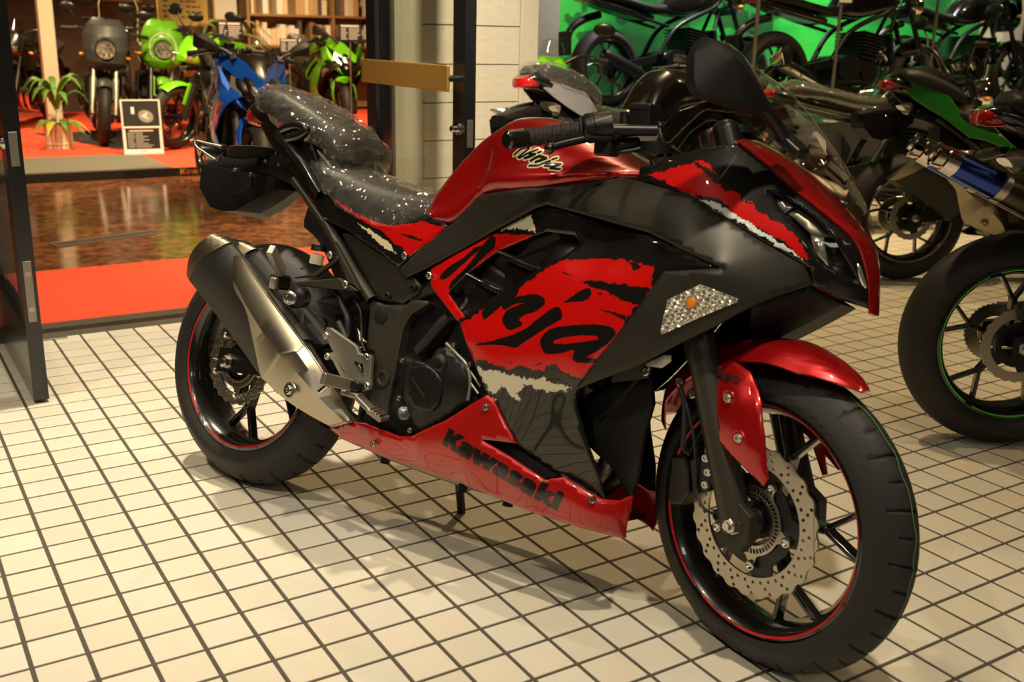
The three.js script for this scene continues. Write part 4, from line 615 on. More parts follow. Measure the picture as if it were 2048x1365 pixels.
// --- seats with plastic film, tail
{
  const ridged = (x, y, z) => 1 - Math.abs(noise(x, y, z) - 0.5) * 4, fold = (x, y, z) => { const w = fbm(x * 9, y * 9, z * 9, 2) * 1.6; return 0.55 * ridged(x * 17 + w, y * 11 + w, z * 19) + 0.4 * ridged(x * 41 + w * 3, y * 38, z * 36 + w * 2) + 0.22 * ridged(x * 95, y * 90, z * 88); };
  const film = (secs, amp, seed) => { const g = loft(secs, { n: 26, m: 18, deg: 180 }); return crease(displace(g, (x, y, z) => 0.005 + amp * fold(x + seed, y, z)), 24); };
  const rider = [[0.135, 0.825, 0.855, 0.07], [0.165, 0.8, 0.862, 0.1], [0.22, 0.772, 0.845, 0.112], [0.3, 0.742, 0.826, 0.12], [0.38, 0.722, 0.812, 0.125], [0.45, 0.716, 0.805, 0.118], [0.51, 0.728, 0.806, 0.098], [0.545, 0.745, 0.812, 0.08]].map(([x, b, t, w]) => symLoop(x, [[t, 0], [t - 0.002, w * 0.5], [t - 0.014, w * 0.82], [lerp(t, b, 0.5), w], [b + 0.006, w * 1.02], [b, w * 0.9], [b, 0]]));
  const pil = [[-0.105, 0.985, 1.0, 0.05], [-0.085, 0.965, 1.022, 0.085], [-0.02, 0.945, 1.02, 0.1], [0.05, 0.92, 1.0, 0.104], [0.12, 0.892, 0.975, 0.104], [0.18, 0.87, 0.948, 0.1], [0.22, 0.855, 0.92, 0.09], [0.242, 0.855, 0.89, 0.06]].map(([x, b, t, w]) => symLoop(x, [[t, 0], [t - 0.003, w * 0.5], [t - 0.014, w * 0.85], [lerp(t, b, 0.5), w], [b + 0.005, w], [b, w * 0.85], [b, 0]]));
  for (const [nm, s, seed] of [['rider_seat', rider, 1.3], ['pillion_seat', pil, 7.7]]) { part(nm, loft(s, { n: 5, m: 4, deg: 60 }), M.seat, bike); part('seat_film', film(s, 0.0095, seed), M.film, bike); }
  const out = [[-0.1,0.95,0.07],[-0.059,0.959,0.085],[0.009,0.941,0.098],[0.083,0.926,0.104],[0.124,0.904,0.106],[0.166,0.853,0.108],[0.208,0.797,0.112],[0.241,0.776,0.116],[0.324,0.744,0.124],[0.396,0.718,0.13],[0.449,0.714,0.133],[0.498,0.726,0.13],[0.534,0.748,0.124],[0.55,0.754,0.12],[0.613,0.732,0.128],[0.554,0.677,0.132],[0.497,0.624,0.134],[0.437,0.649,0.133],[0.319,0.688,0.126],[0.237,0.704,0.12],[0.161,0.758,0.112],[0.108,0.795,0.104],[0.027,0.839,0.092],[-0.039,0.882,0.08],[-0.087,0.92,0.07]];
  const tex = print(-0.15, 0.6, 0.72, 1.02, 1400, (c, X, Y, cv) => {
    c.fillStyle = DK; c.fillRect(0, 0, cv.width, cv.height);
    torn(c, X, Y, [[0.211,0.791],[0.24,0.779],[0.311,0.752],[0.395,0.72],[0.449,0.713],[0.499,0.722],[0.536,0.735],[0.571,0.731],[0.608,0.728],[0.567,0.689],[0.527,0.655],[0.505,0.665],[0.471,0.679],[0.435,0.697],[0.395,0.705],[0.356,0.718],[0.317,0.731],[0.289,0.739],[0.251,0.761]], RED, 0.004, 41);
    torn(c, X, Y, [[0.488,0.699],[0.513,0.7],[0.553,0.692],[0.546,0.689],[0.52,0.692]], DK, 0.003, 42);
    torn(c, X, Y, [[0.353,0.708],[0.392,0.698],[0.438,0.684],[0.468,0.672],[0.489,0.651],[0.463,0.658],[0.427,0.67],[0.388,0.692]], '#d8cda6', 0.004, 43);
    torn(c, X, Y, [[-0.049,0.949],[-0.011,0.941],[0.019,0.921],[0.018,0.907],[-0.015,0.924],[-0.035,0.935]], '#8d8266', 0.003, 44);
    torn(c, X, Y, [[-0.011,0.943],[0.077,0.927],[0.026,0.913],[0.008,0.928]], '#8e2a24', 0.002, 45);
  });
  const S = spline2(out);
  part('tail_fairing', panel(out, { surf: S, h: 0.011, t: 0.004, r: 0.003 }), printed(tex), bike); part('tail_fairing', mirrorZ(panel(out, { surf: S, h: 0.02, t: 0.004, r: 0.003 })), M.gloss, bike);
  const fb = [[0.514,0.652,0.136]][0]; part('tail_bolt', bolt(fb, 0.0085), M.bolt, bike);
  // grab rail over the tail
  const gr = tube([[0.02,0.898,0.098],[0.052,0.911,0.112],[0.103,0.92,0.118],[0.131,0.913,0.118],[0.116,0.897,0.12],[0.075,0.887,0.118]], 0.012, 40, 10), g2 = tube([[0.025,0.896,0.1],[0.079,0.866,0.112],[0.138,0.829,0.116],[0.194,0.782,0.12],[0.218,0.762,0.12]], 0.014, 40, 10);
  for (const m of [0, 1]) part('grab_rail', m ? mirrorZ(merge([gr, g2])) : merge([gr, g2]), M.gloss, bike);
  part('tail_top', loft([[-0.155, 0.955, 0.972, 0.05], [-0.12, 0.935, 0.98, 0.075], [-0.04, 0.905, 0.96, 0.085], [0.06, 0.87, 0.93, 0.09], [0.18, 0.8, 0.87, 0.095], [0.34, 0.69, 0.76, 0.1]].map(([x, b, t, w]) => symLoop(x, [[t, 0], [t, w * 0.8], [lerp(t, b, 0.5), w], [b, w * 0.8], [b, 0]])), { n: 4, m: 2, deg: 50 }), M.gloss, bike);
  part('tail_light', loft([[-0.172, 0.93, 0.965, 0.04], [-0.15, 0.925, 0.972, 0.06], [-0.11, 0.925, 0.975, 0.07]].map(([x, b, t, w]) => symLoop(x, [[t, 0], [t, w * 0.8], [lerp(t, b, 0.5), w], [b, w * 0.8], [b, 0]])), { n: 4, m: 2, deg: 50 }), M.redLens, bike);
  // plate holder and rear indicators
  const ph = sub('plate_holder', bike);
  part('fender_arm', loft([[0.2, 0.72, 0.8, 0.07], [0.08, 0.765, 0.84, 0.066], [0.0, 0.79, 0.855, 0.06], [-0.1, 0.79, 0.85, 0.055], [-0.2, 0.775, 0.835, 0.055], [-0.29, 0.77, 0.815, 0.05]].map(([x, b, t, w]) => symLoop(x, [[t, 0], [t, w * 0.8], [lerp(t, b, 0.5), w], [b, w * 0.8], [b, 0]])), { n: 4, m: 2, deg: 40 }), M.deep, ph);
  part('plate_bracket', crease(new ConvexGeometry([[-0.28, 0.8, 0.07], [-0.27, 0.74, 0.075], [-0.22, 0.692, 0.07], [-0.18, 0.686, 0.065], [-0.135, 0.693, 0.06], [-0.07, 0.73, 0.06], [-0.02, 0.765, 0.05], [-0.015, 0.795, 0.05]].flatMap(([x, y, z]) => [new THREE.Vector3(x, y, z), new THREE.Vector3(x, y, -z), new THREE.Vector3(x + 0.03, y + 0.005, 0)])), 12), M.deep, ph);
  for (const p of [[-0.051,0.831,0.06],[0,0.826,0.06],[-0.16,0.798,0.06],[-0.097,0.791,0.06]]) part('rivet', bolt(p, 0.006), M.bolt, ph);
  const stalk = loft([[[-0.049,0.867,0.04],[-0.045,0.849,0.04],[-0.073,0.849,0.03],[-0.076,0.865,0.03]], [[-0.057,0.861,0.1],[-0.072,0.829,0.1],[-0.111,0.828,0.09],[-0.1,0.856,0.09]], [[-0.077,0.847,0.16],[-0.084,0.82,0.16],[-0.104,0.822,0.15],[-0.096,0.846,0.15]]], { n: 4, m: 3, deg: 50 });
  const lens = loft([[[-0.096,0.847,0.155],[-0.104,0.821,0.155],[-0.115,0.821,0.15],[-0.116,0.846,0.15]], [[-0.093,0.845,0.17],[-0.101,0.808,0.17],[-0.13,0.812,0.16],[-0.122,0.847,0.16]], [[-0.154,0.846,0.2],[-0.135,0.825,0.2],[-0.159,0.827,0.19],[-0.177,0.844,0.19]]], { n: 4, m: 3, deg: 50 });
  for (const m of [0, 1]) { const I = sub('rear_indicator', bike), q = (x) => m ? mirrorZ(x) : x; part('stalk', q(stalk), M.charcoal, I); part('lens', q(lens), m ? M.amber : M.gloss, I); }
  part('indicator_trim', tube([[-0.084,0.841,0.182],[-0.125,0.843,0.195],[-0.156,0.844,0.205],[-0.148,0.832,0.207],[-0.113,0.818,0.205],[-0.082,0.805,0.195]], 0.003, 30, 6), M.alloy, bike);
  // inner rear fender and subframe
  part('inner_fender', loft([[0.12, 0.68, 0.76, 0.06], [0.2, 0.64, 0.76, 0.07], [0.3, 0.52, 0.72, 0.07], [0.38, 0.44, 0.66, 0.065]].map(([x, b, t, w]) => symLoop(x, [[t, 0], [t, w * 0.8], [lerp(t, b, 0.5), w], [b, w], [b, 0]])), { n: 4, m: 2, deg: 50 }), M.matte, bike);
  const sf = tube([[0.229,0.699,0.1],[0.288,0.651,0.108],[0.357,0.591,0.112],[0.428,0.539,0.118]], 0.0135, 30, 12), sf2 = tube([[0.085,0.792,0.085],[0.25,0.674,0.1],[0.288,0.634,0.105],[0.342,0.587,0.11]], 0.011, 30, 10);
  for (const m of [0, 1]) part('subframe_tube', m ? mirrorZ(merge([sf, sf2])) : merge([sf, sf2]), M.frame, bike);
  const cp = panel([[0.292,0.678,0.112],[0.334,0.689,0.118],[0.479,0.64,0.128],[0.519,0.629,0.13],[0.566,0.592,0.13],[0.561,0.575,0.13],[0.522,0.546,0.126],[0.446,0.544,0.122],[0.402,0.578,0.116]], { h: 0.014, t: 0.02, r: 0.005 });
  for (const m of [0, 1]) part('frame_cover', m ? mirrorZ(cp) : cp, M.charcoal, bike);
  for (const p of [[0.553,0.585,0.134],[0.479,0.557,0.128]]) part('cover_bolt', bolt(p, 0.008), M.black, bike);
  // passenger peg hanger
  const pg = sub('passenger_peg', bike);
  part('hanger', [plate([[0.205,0.545,0.15],[0.344,0.576,0.15],[0.409,0.555,0.15],[0.369,0.55,0.15],[0.22,0.538,0.15]], 0.13, 0.15, 0.003), plate([[0.196,0.554,0.15],[0.259,0.575,0.15],[0.326,0.626,0.15],[0.306,0.657,0.15],[0.338,0.628,0.15],[0.409,0.557,0.15],[0.364,0.574,0.15],[0.331,0.617,0.15],[0.267,0.567,0.15]], 0.132, 0.146, 0.003)], M.frame, pg);
  for (const p of [[0.306,0.623,0.15],[0.37,0.563,0.152]]) part('hanger_bolt', bolt(p, 0.0095), M.bolt, pg);
  part('peg', [bar(...[[0.203,0.563,0.19],[0.227,0.613,0.26]], 0.018, 0.026, [0, 1, 0], 0.004)], M.alloy, pg);
  part('peg_pivot', slab([[0.181,0.54,0.17]][0], [0.036, 0.036, 0.045], 0.008), M.black, pg);
  part('peg_spring', slab([[0.186,0.534,0.19]][0], [0.022, 0.03, 0.02], 0.005), M.alloy, pg);
  part('silencer_mount', [turned([[0.239,0.514,0.15]][0], [[0.253,0.51,0.2]][0], [[0, 0], [0, 0.026], [0.03, 0.026], [0.034, 0.02], [0.04, 0]], 20)], M.black, pg); part('mount_bolt', turned([[0.241,0.509,0.185]][0], [[0.257,0.508,0.22]][0], [[0, 0], [0, 0.017], [0.008, 0.017], [0.01, 0.012], [0.006, 0.008], [0.006, 0]], 8), M.bolt, pg);
  part('fluid_bottle', [turned([[0.238,0.596,0.12]][0], [[0.24,0.633,0.12]][0], [[0, 0], [0, 0.0165], [0.024, 0.0165], [0.026, 0]], 20)], M.tankPlastic, bike); part('bottle_cap', [turned([[0.239,0.628,0.12]][0], [[0.238,0.648,0.12]][0], [[0, 0], [0, 0.019], [0.014, 0.018], [0.015, 0]], 20)], M.black, bike);
}
// --- silencer
{
  const ex = sub('exhaust', bike);
  // each strip runs from the outlet to the joint; neighbouring strips meet in a crease
  const strips = (L, n, t, deg = 34) => { let C = L.map((l) => curve(l, n, false)); if (deg > 40) { const T = C[0].map((_, i) => curve(C.map((l) => l[i]), 4, false)); C = T[0].map((_, k) => T.map((r) => r[k])); } const back = C.map((l) => l.map((p) => [p[0] + 0.004, p[1] - 0.004, p[2] - t])), loop = C[0].map((_, i) => C.map((l) => l[i]).concat(back.map((l) => l[i]).reverse())); const mid = (r) => { const c = [0, 1, 2].map((k) => r.reduce((q, p) => q + p[k], 0) / r.length); return r.map(() => c); }; return sheet([mid(loop[0]), ...loop, mid(loop[loop.length - 1])], { closed: true, deg }); };
  part('silencer_body', strips([[[-0.144,0.497,0.165],[-0.044,0.439,0.165],[0.06,0.374,0.163],[0.16,0.306,0.16]], [[-0.087,0.53,0.205],[0.002,0.484,0.204],[0.097,0.419,0.2],[0.194,0.348,0.195]], [[-0.04,0.561,0.226],[0.043,0.514,0.224],[0.141,0.45,0.22],[0.241,0.385,0.215]], [[0.009,0.589,0.226],[0.088,0.54,0.224],[0.182,0.481,0.22],[0.285,0.412,0.212]], [[0.035,0.611,0.205],[0.121,0.558,0.2],[0.22,0.494,0.194],[0.321,0.425,0.185]], [[0.029,0.585,0.16],[0.112,0.535,0.16],[0.205,0.476,0.155],[0.303,0.414,0.15]]], 6, 0.085, 45), M.can, ex);
  part('end_cap', strips([[[-0.156,0.51,0.165],[-0.151,0.504,0.165],[-0.139,0.496,0.168]], [[-0.115,0.55,0.2],[-0.101,0.54,0.204],[-0.082,0.53,0.208]], [[-0.072,0.584,0.222],[-0.054,0.573,0.226],[-0.035,0.561,0.229]], [[-0.037,0.609,0.226],[-0.013,0.599,0.228],[0.013,0.589,0.229]], [[-0.028,0.624,0.21],[0.006,0.618,0.21],[0.038,0.611,0.208]], [[-0.03,0.622,0.17],[0,0.606,0.166],[0.031,0.585,0.163]]], 6, 0.08, 45), M.brushed, ex);
  part('heat_shield', strips([[[0.088,0.515,0.228],[0.099,0.498,0.226],[0.139,0.459,0.222],[0.168,0.391,0.21],[0.199,0.319,0.2],[0.222,0.303,0.197],[0.281,0.276,0.19],[0.339,0.256,0.176],[0.4,0.24,0.16]], [[0.098,0.525,0.238],[0.121,0.507,0.24],[0.167,0.467,0.242],[0.224,0.422,0.24],[0.276,0.386,0.236],[0.296,0.375,0.234],[0.35,0.339,0.22],[0.402,0.298,0.198],[0.444,0.26,0.162]], [[0.08,0.581,0.234],[0.119,0.546,0.237],[0.175,0.503,0.238],[0.246,0.452,0.235],[0.31,0.402,0.228],[0.33,0.392,0.226],[0.369,0.352,0.21],[0.407,0.309,0.186],[0.45,0.262,0.158]], [[0.093,0.584,0.232],[0.138,0.552,0.23],[0.197,0.51,0.228],[0.259,0.465,0.222],[0.323,0.417,0.212],[0.339,0.404,0.208],[0.378,0.362,0.192],[0.411,0.317,0.172],[0.452,0.263,0.156]], [[0.095,0.573,0.2],[0.139,0.543,0.2],[0.195,0.505,0.198],[0.261,0.458,0.192],[0.314,0.418,0.184],[0.338,0.395,0.178],[0.373,0.362,0.17],[0.409,0.319,0.16],[0.453,0.265,0.154]]], 5, 0.008), M.shield, ex);
  for (const p of [[0.312,0.304,0.214]]) { part('shield_bolt', bolt(p, 0.011, 1, 0.008), M.bolt, ex); part('shield_washer', turned([p[0], p[1], p[2] - 0.003], [p[0], p[1], 1], [[0, 0], [0, 0.019], [0.003, 0.017], [0.003, 0]], 20), M.shield, ex); }
  part('link_pipe', tube([[0.296,0.32,0.12],[0.373,0.273,0.12],[0.426,0.245,0.1],[0.458,0.232,0.06]], 0.024, 24, 14), M.brushed, ex);
}
// --- frame plate, foot controls, engine
{
  const o = [[0.42,0.538,0.118],[0.473,0.536,0.122],[0.529,0.545,0.126],[0.551,0.56,0.128],[0.59,0.563,0.13],[0.595,0.557,0.13],[0.554,0.528,0.13],[0.542,0.505,0.13],[0.537,0.484,0.13],[0.537,0.4,0.132],[0.534,0.317,0.132],[0.537,0.292,0.132],[0.482,0.297,0.13],[0.476,0.324,0.13],[0.484,0.349,0.13],[0.466,0.426,0.13],[0.439,0.431,0.126],[0.432,0.473,0.124],[0.424,0.512,0.12],[0.416,0.528,0.118]];
  const fp = panel(o, { h: 0.012, t: 0.035, r: 0.006 }); part('frame_plate', fp, M.frame, bike); part('frame_plate', mirrorZ(fp), M.frame, bike);
  const cap = [[0.468,0.51,0.126],[0.509,0.373,0.134]]; part('frame_cap', turned([cap[0][0], cap[0][1], cap[0][2] - 0.005], [cap[0][0], cap[0][1], 1], [[0, 0], [0, 0.0195], [0.007, 0.0185], [0.009, 0.014], [0.009, 0]], 28), M.matte, bike);
  part('pivot_hub', turned([cap[1][0], cap[1][1], cap[1][2] - 0.004], [cap[1][0], cap[1][1], 1], [[0, 0.021], [0.006, 0.0205], [0.007, 0.012], [0.002, 0.009], [0.002, 0]], 28), M.frame, bike);
  part('spar', tube([[0.533,0.559,0.105],[0.558,0.575,0.1],[0.602,0.608,0.095],[0.646,0.65,0.09]], 0.017, 20, 10), M.frame, bike);
  // rider peg bracket
  const pk = sub('foot_controls', bike);
  const br = [[0.34,0.458,0.158],[0.353,0.46,0.158],[0.425,0.438,0.158],[0.433,0.435,0.158],[0.441,0.431,0.158],[0.449,0.419,0.158],[0.47,0.417,0.158],[0.486,0.421,0.158],[0.489,0.412,0.158],[0.497,0.365,0.158],[0.5,0.354,0.158],[0.499,0.345,0.158],[0.477,0.333,0.158],[0.467,0.349,0.158],[0.439,0.351,0.158],[0.409,0.354,0.158],[0.373,0.388,0.158],[0.354,0.387,0.158],[0.354,0.398,0.158],[0.371,0.407,0.158],[0.349,0.427,0.158],[0.336,0.437,0.158]];
  part('peg_bracket', plate(br, 0.146, 0.158, 0.003, [[[0.44,0.401,0.158],[0.469,0.4,0.158],[0.481,0.369,0.158],[0.475,0.363,0.158],[0.439,0.392,0.158]], [[0.376,0.402,0.158],[0.389,0.395,0.158],[0.427,0.362,0.158],[0.411,0.367,0.158]]]), M.alloy, pk);
  for (const p of [[0.345,0.439,0.158],[0.36,0.393,0.158],[0.475,0.414,0.158],[0.49,0.351,0.158]]) part('bracket_bolt', bolt(p, 0.0085), M.bolt, pk);
  part('rider_peg', [bar(...[[0.457,0.345,0.17],[0.434,0.355,0.245]], 0.017, 0.028, [0, 1, 0], 0.004)], M.alloy, pk); part('peg_feeler', rod(...[[0.443,0.341,0.235],[0.428,0.323,0.24]], 0.005, 0.0055, 10), M.chrome, pk);
  part('peg_mount', [slab([[0.466,0.346,0.168]][0], [0.03, 0.024, 0.02], 0.006), turned([[0.469,0.348,0.172]][0], [[[0.469,0.348,0.172]][0][0], [[0.469,0.348,0.172]][0][1], 1], [[0, 0], [0, 0.01], [0.01, 0.009], [0.01, 0]], 14)], M.black, pk);
  part('brake_pedal', [bar(...[[0.432,0.325,0.165],[0.485,0.325,0.165]], 0.014, 0.028, [0, 0, 1], 0.005), bar(...[[0.476,0.324,0.165],[0.527,0.3,0.165]], 0.012, 0.03, [0, 0, 1], 0.004), slab([[0.546,0.298,0.172]][0], [0.045, 0.012, 0.03], 0.003, [0.2, 0, -0.3])], M.alloy, pk);
  for (let i = 0; i < 4; i++) part('pedal_rib', slab([[0.552,0.3,0.18]][0].map((v, k) => v + (k === 0 ? (i - 1.5) * 0.009 : k === 1 ? 0.006 - (i - 1.5) * 0.003 : 0)), [0.004, 0.006, 0.026], 0.001, [0.2, 0, -0.3]), M.steel, pk);
  part('return_spring', tube(Array.from({ length: 40 }, (_, i) => { const a = [[0.448,0.401,0.15],[0.461,0.379,0.15]], t = i / 39; return [lerp(a[0][0], a[1][0], t) + 0.003 * Math.cos(i * 1.6), lerp(a[0][1], a[1][1], t), 0.152 + 0.003 * Math.sin(i * 1.6)]; }), 0.0009, 120, 5), M.steel, pk);
  part('brake_pump', [rod(...[[0.35,0.472,0.13],[0.383,0.44,0.13]], 0.012, 0.012), turned([[0.353,0.458,0.13]][0], [[0.346,0.477,0.13]][0], [[0, 0], [0, 0.008], [0.006, 0.008], [0.008, 0.006], [0.016, 0.006], [0.017, 0]], 10)], M.black, pk);
  part('brake_hose', tube([[0.317,0.546,0.12],[0.349,0.511,0.125],[0.374,0.486,0.13],[0.385,0.445,0.13]], 0.0075, 30, 8), M.hose, pk); part('switch_cable', tube([[0.376,0.531,0.12],[0.408,0.511,0.13],[0.419,0.479,0.13],[0.435,0.439,0.135],[0.453,0.423,0.14]], 0.003, 30, 6), M.hose, pk);
  // engine
  const en = sub('engine', bike);
  part('crankcase', [slab([0.66, 0.33, 0], [0.46, 0.22, 0.24], 0.03), slab([0.78, 0.5, 0], [0.22, 0.3, 0.26], 0.02, [0, 0, -0.35]), slab([0.62, 0.22, 0], [0.3, 0.06, 0.18], 0.02), slab([0.7, 0.56, 0], [0.4, 0.3, 0.2], 0.02), slab([0.9, 0.6, 0], [0.3, 0.3, 0.2], 0.02)], M.engine, en);
  const cc = panel([[0.593,0.43,0.155],[0.639,0.43,0.155],[0.65,0.466,0.15],[0.674,0.473,0.15],[0.712,0.464,0.15],[0.739,0.45,0.15],[0.754,0.417,0.148],[0.756,0.374,0.145],[0.702,0.32,0.142],[0.646,0.282,0.14],[0.622,0.288,0.14],[0.596,0.317,0.142],[0.581,0.348,0.146],[0.575,0.404,0.15]], { ctrl: [[0.65,0.38,0.166],[0.724,0.411,0.162]], h: 0.012, t: 0.06, r: 0.012 });
  part('clutch_cover', cc, M.engine, en);
  const cp = panel([[0.609,0.419,0.168],[0.649,0.43,0.168],[0.677,0.421,0.168],[0.695,0.405,0.168],[0.7,0.377,0.167],[0.696,0.352,0.166],[0.682,0.336,0.165],[0.655,0.327,0.164],[0.628,0.335,0.165],[0.611,0.352,0.166],[0.6,0.377,0.167],[0.601,0.402,0.168]], { h: 0.01, t: 0.02, r: 0.003 }); part('cover_plate', cp, M.engine, en);
  const [t0, t1] = [[0.619,0.392,0.171],[0.685,0.34,0.169]], tg = new TextGeometry('Kawasaki', { font: FONT, size: 0.0085, depth: 0.001, curveSegments: 2 }); tg.rotateZ(Math.atan2(t1[1] - t0[1], t1[0] - t0[0])); tg.translate(...t0); part('cover_lettering', tg, M.frame, en);
  const oc = [[0.676,0.438,0.15]][0]; part('filler_plug', turned(oc, [oc[0] + 0.01, oc[1] + 0.006, 1], [[0, 0], [0, 0.022], [0.012, 0.021], [0.016, 0.012], [0.024, 0.01], [0.024, 0]], 20), M.black, en);
  part('coolant_hose', tube([[0.587,0.449,0.12],[0.611,0.476,0.125],[0.639,0.518,0.125],[0.653,0.539,0.12]], 0.013, 24, 12), M.hose, en);
  part('cover_edge', [tube([[0.681,0.483,0.152],[0.714,0.466,0.154],[0.742,0.448,0.152],[0.757,0.418,0.15],[0.76,0.375,0.148]], 0.004, 30, 6), tube([[0.74,0.446,0.15],[0.779,0.409,0.14]], 0.003, 8, 6), tube([[0.757,0.414,0.15],[0.78,0.394,0.145]], 0.003, 8, 6)], M.alloy, en);
  part('sight_glass', turned([[0.592,0.311,0.14]][0], [[0.623,0.318,0.18]][0], [[0, 0], [0, 0.015], [0.005, 0.015], [0.006, 0.0115], [0.004, 0.011], [0.004, 0]], 20), M.bolt, en);
  for (const p of [[0.57,0.424,0.15],[0.7,0.482,0.152],[0.748,0.449,0.15],[0.617,0.278,0.14],[0.574,0.34,0.142]]) part('case_bolt', bolt(p, 0.006), M.steel, en);
  part('radiator', [slab([1.0, 0.5, 0], [0.04, 0.3, 0.26], 0.006, [0, 0, -0.3])], M.black, en);
  part('radiator_shroud', panel([[0.997,0.402,0.1],[1.008,0.44,0.1],[1.043,0.47,0.1],[1.14,0.5,0.1],[1.154,0.452,0.1],[1.144,0.392,0.09],[1.136,0.298,0.07],[1.127,0.262,0.06],[1.111,0.26,0.06],[1.089,0.296,0.07],[1.026,0.348,0.09]], { h: 0.02, t: 0.012, r: 0.003 }), M.matte, en);
  part('header_pipe', [tube([[1.0, 0.42, 0.05], [1.06, 0.33, 0.05], [1.0, 0.23, 0.05], [0.8, 0.19, 0.04], [0.5, 0.2, 0.06]], 0.018, 40, 10), tube([[1.0, 0.42, -0.05], [1.06, 0.33, -0.05], [1.0, 0.23, -0.05], [0.8, 0.19, -0.04], [0.5, 0.2, 0.0]], 0.018, 40, 10)], M.brushed, en);
  part('air_box', [slab([0.78, 0.72, 0], [0.46, 0.16, 0.2], 0.03), slab([1.05, 0.72, 0], [0.2, 0.2, 0.2], 0.03)], M.matte, bike);
  // swingarm
  const sw = sub('swingarm', bike);
  for (const s of [1, -1]) part('arm', loft([[0.0, 0.03], [0.1, 0.032], [0.3, 0.036], [0.48, 0.04]].map(([x, h]) => { const y = lerp(RR, 0.4, x / 0.48), z = s * lerp(0.11, 0.09, x / 0.48); return [[x - (x ? 0 : 0.035), y + h, z - 0.014], [x - (x ? 0 : 0.035), y + h, z + 0.014], [x - (x ? 0 : 0.035), y - h, z + 0.014], [x - (x ? 0 : 0.035), y - h, z - 0.014]]; }), { n: 3, m: 1, smoothAround: false, deg: 30 }), M.satin, sw);
  part('pivot', rod([0.48, 0.4, -0.11], [0.48, 0.4, 0.11], 0.03), M.satin, sw);
  part('axle_nut', [turned([0, RR, 0.124], [0, RR, 1], [[0, 0], [0, 0.021], [0.004, 0.021], [0.004, 0.0155], [0.016, 0.0155], [0.018, 0.01], [0.026, 0.009], [0.026, 0]], 6), rod([0, RR, -0.13], [0, RR, 0.13], 0.01), rod([-0.02, RR, 0.115], [-0.06, RR, 0.115], 0.0045)], M.bolt, sw);
  part('rear_caliper', [slab([0.02, RR + 0.105, 0.085], [0.085, 0.05, 0.05], 0.012, [0, 0, 0.2]), slab([0.03, RR + 0.05, 0.1], [0.04, 0.08, 0.012], 0.004)], M.black, sw);
  part('chain', [tube([[0.0, RR + 0.085, -0.095], [0.25, RR + 0.1, -0.095], [0.5, RR + 0.11, -0.095]], 0.009, 12, 6), tube([[0.0, RR - 0.085, -0.095], [0.25, RR - 0.03, -0.095], [0.5, RR + 0.05, -0.095]], 0.009, 12, 6)], M.steel, sw);
  part('sprocket', plate(petals(0.088, 0.002, 40, 160), -0.098, -0.092, 0.0005, [ringPts(0, 0, 0.05)]).translate(0, RR, 0), M.steel, sw);
  part('side_stand', [rod([0.58, 0.2, -0.11], [0.56, -0.03, -0.235], 0.011, 0.01), slab([0.56, -0.058, -0.243], [0.06, 0.012, 0.04], 0.004, [-0.28, 0, 0])], M.black, sw);
}
// --- small fittings under the cover
part('warning_label', panel([[1.147,0.528,0.15],[1.185,0.552,0.16],[1.202,0.554,0.165],[1.204,0.543,0.165],[1.185,0.527,0.158],[1.152,0.524,0.15]], { h: 0.01, t: 0.002, r: 0.001 }), M.white, bike);
for (const p of [[1.156,0.515,0.16],[1.205,0.507,0.11],[1.231,0.488,0.1]]) part('cover_bolt', bolt(p, 0.009), M.bolt, bike);
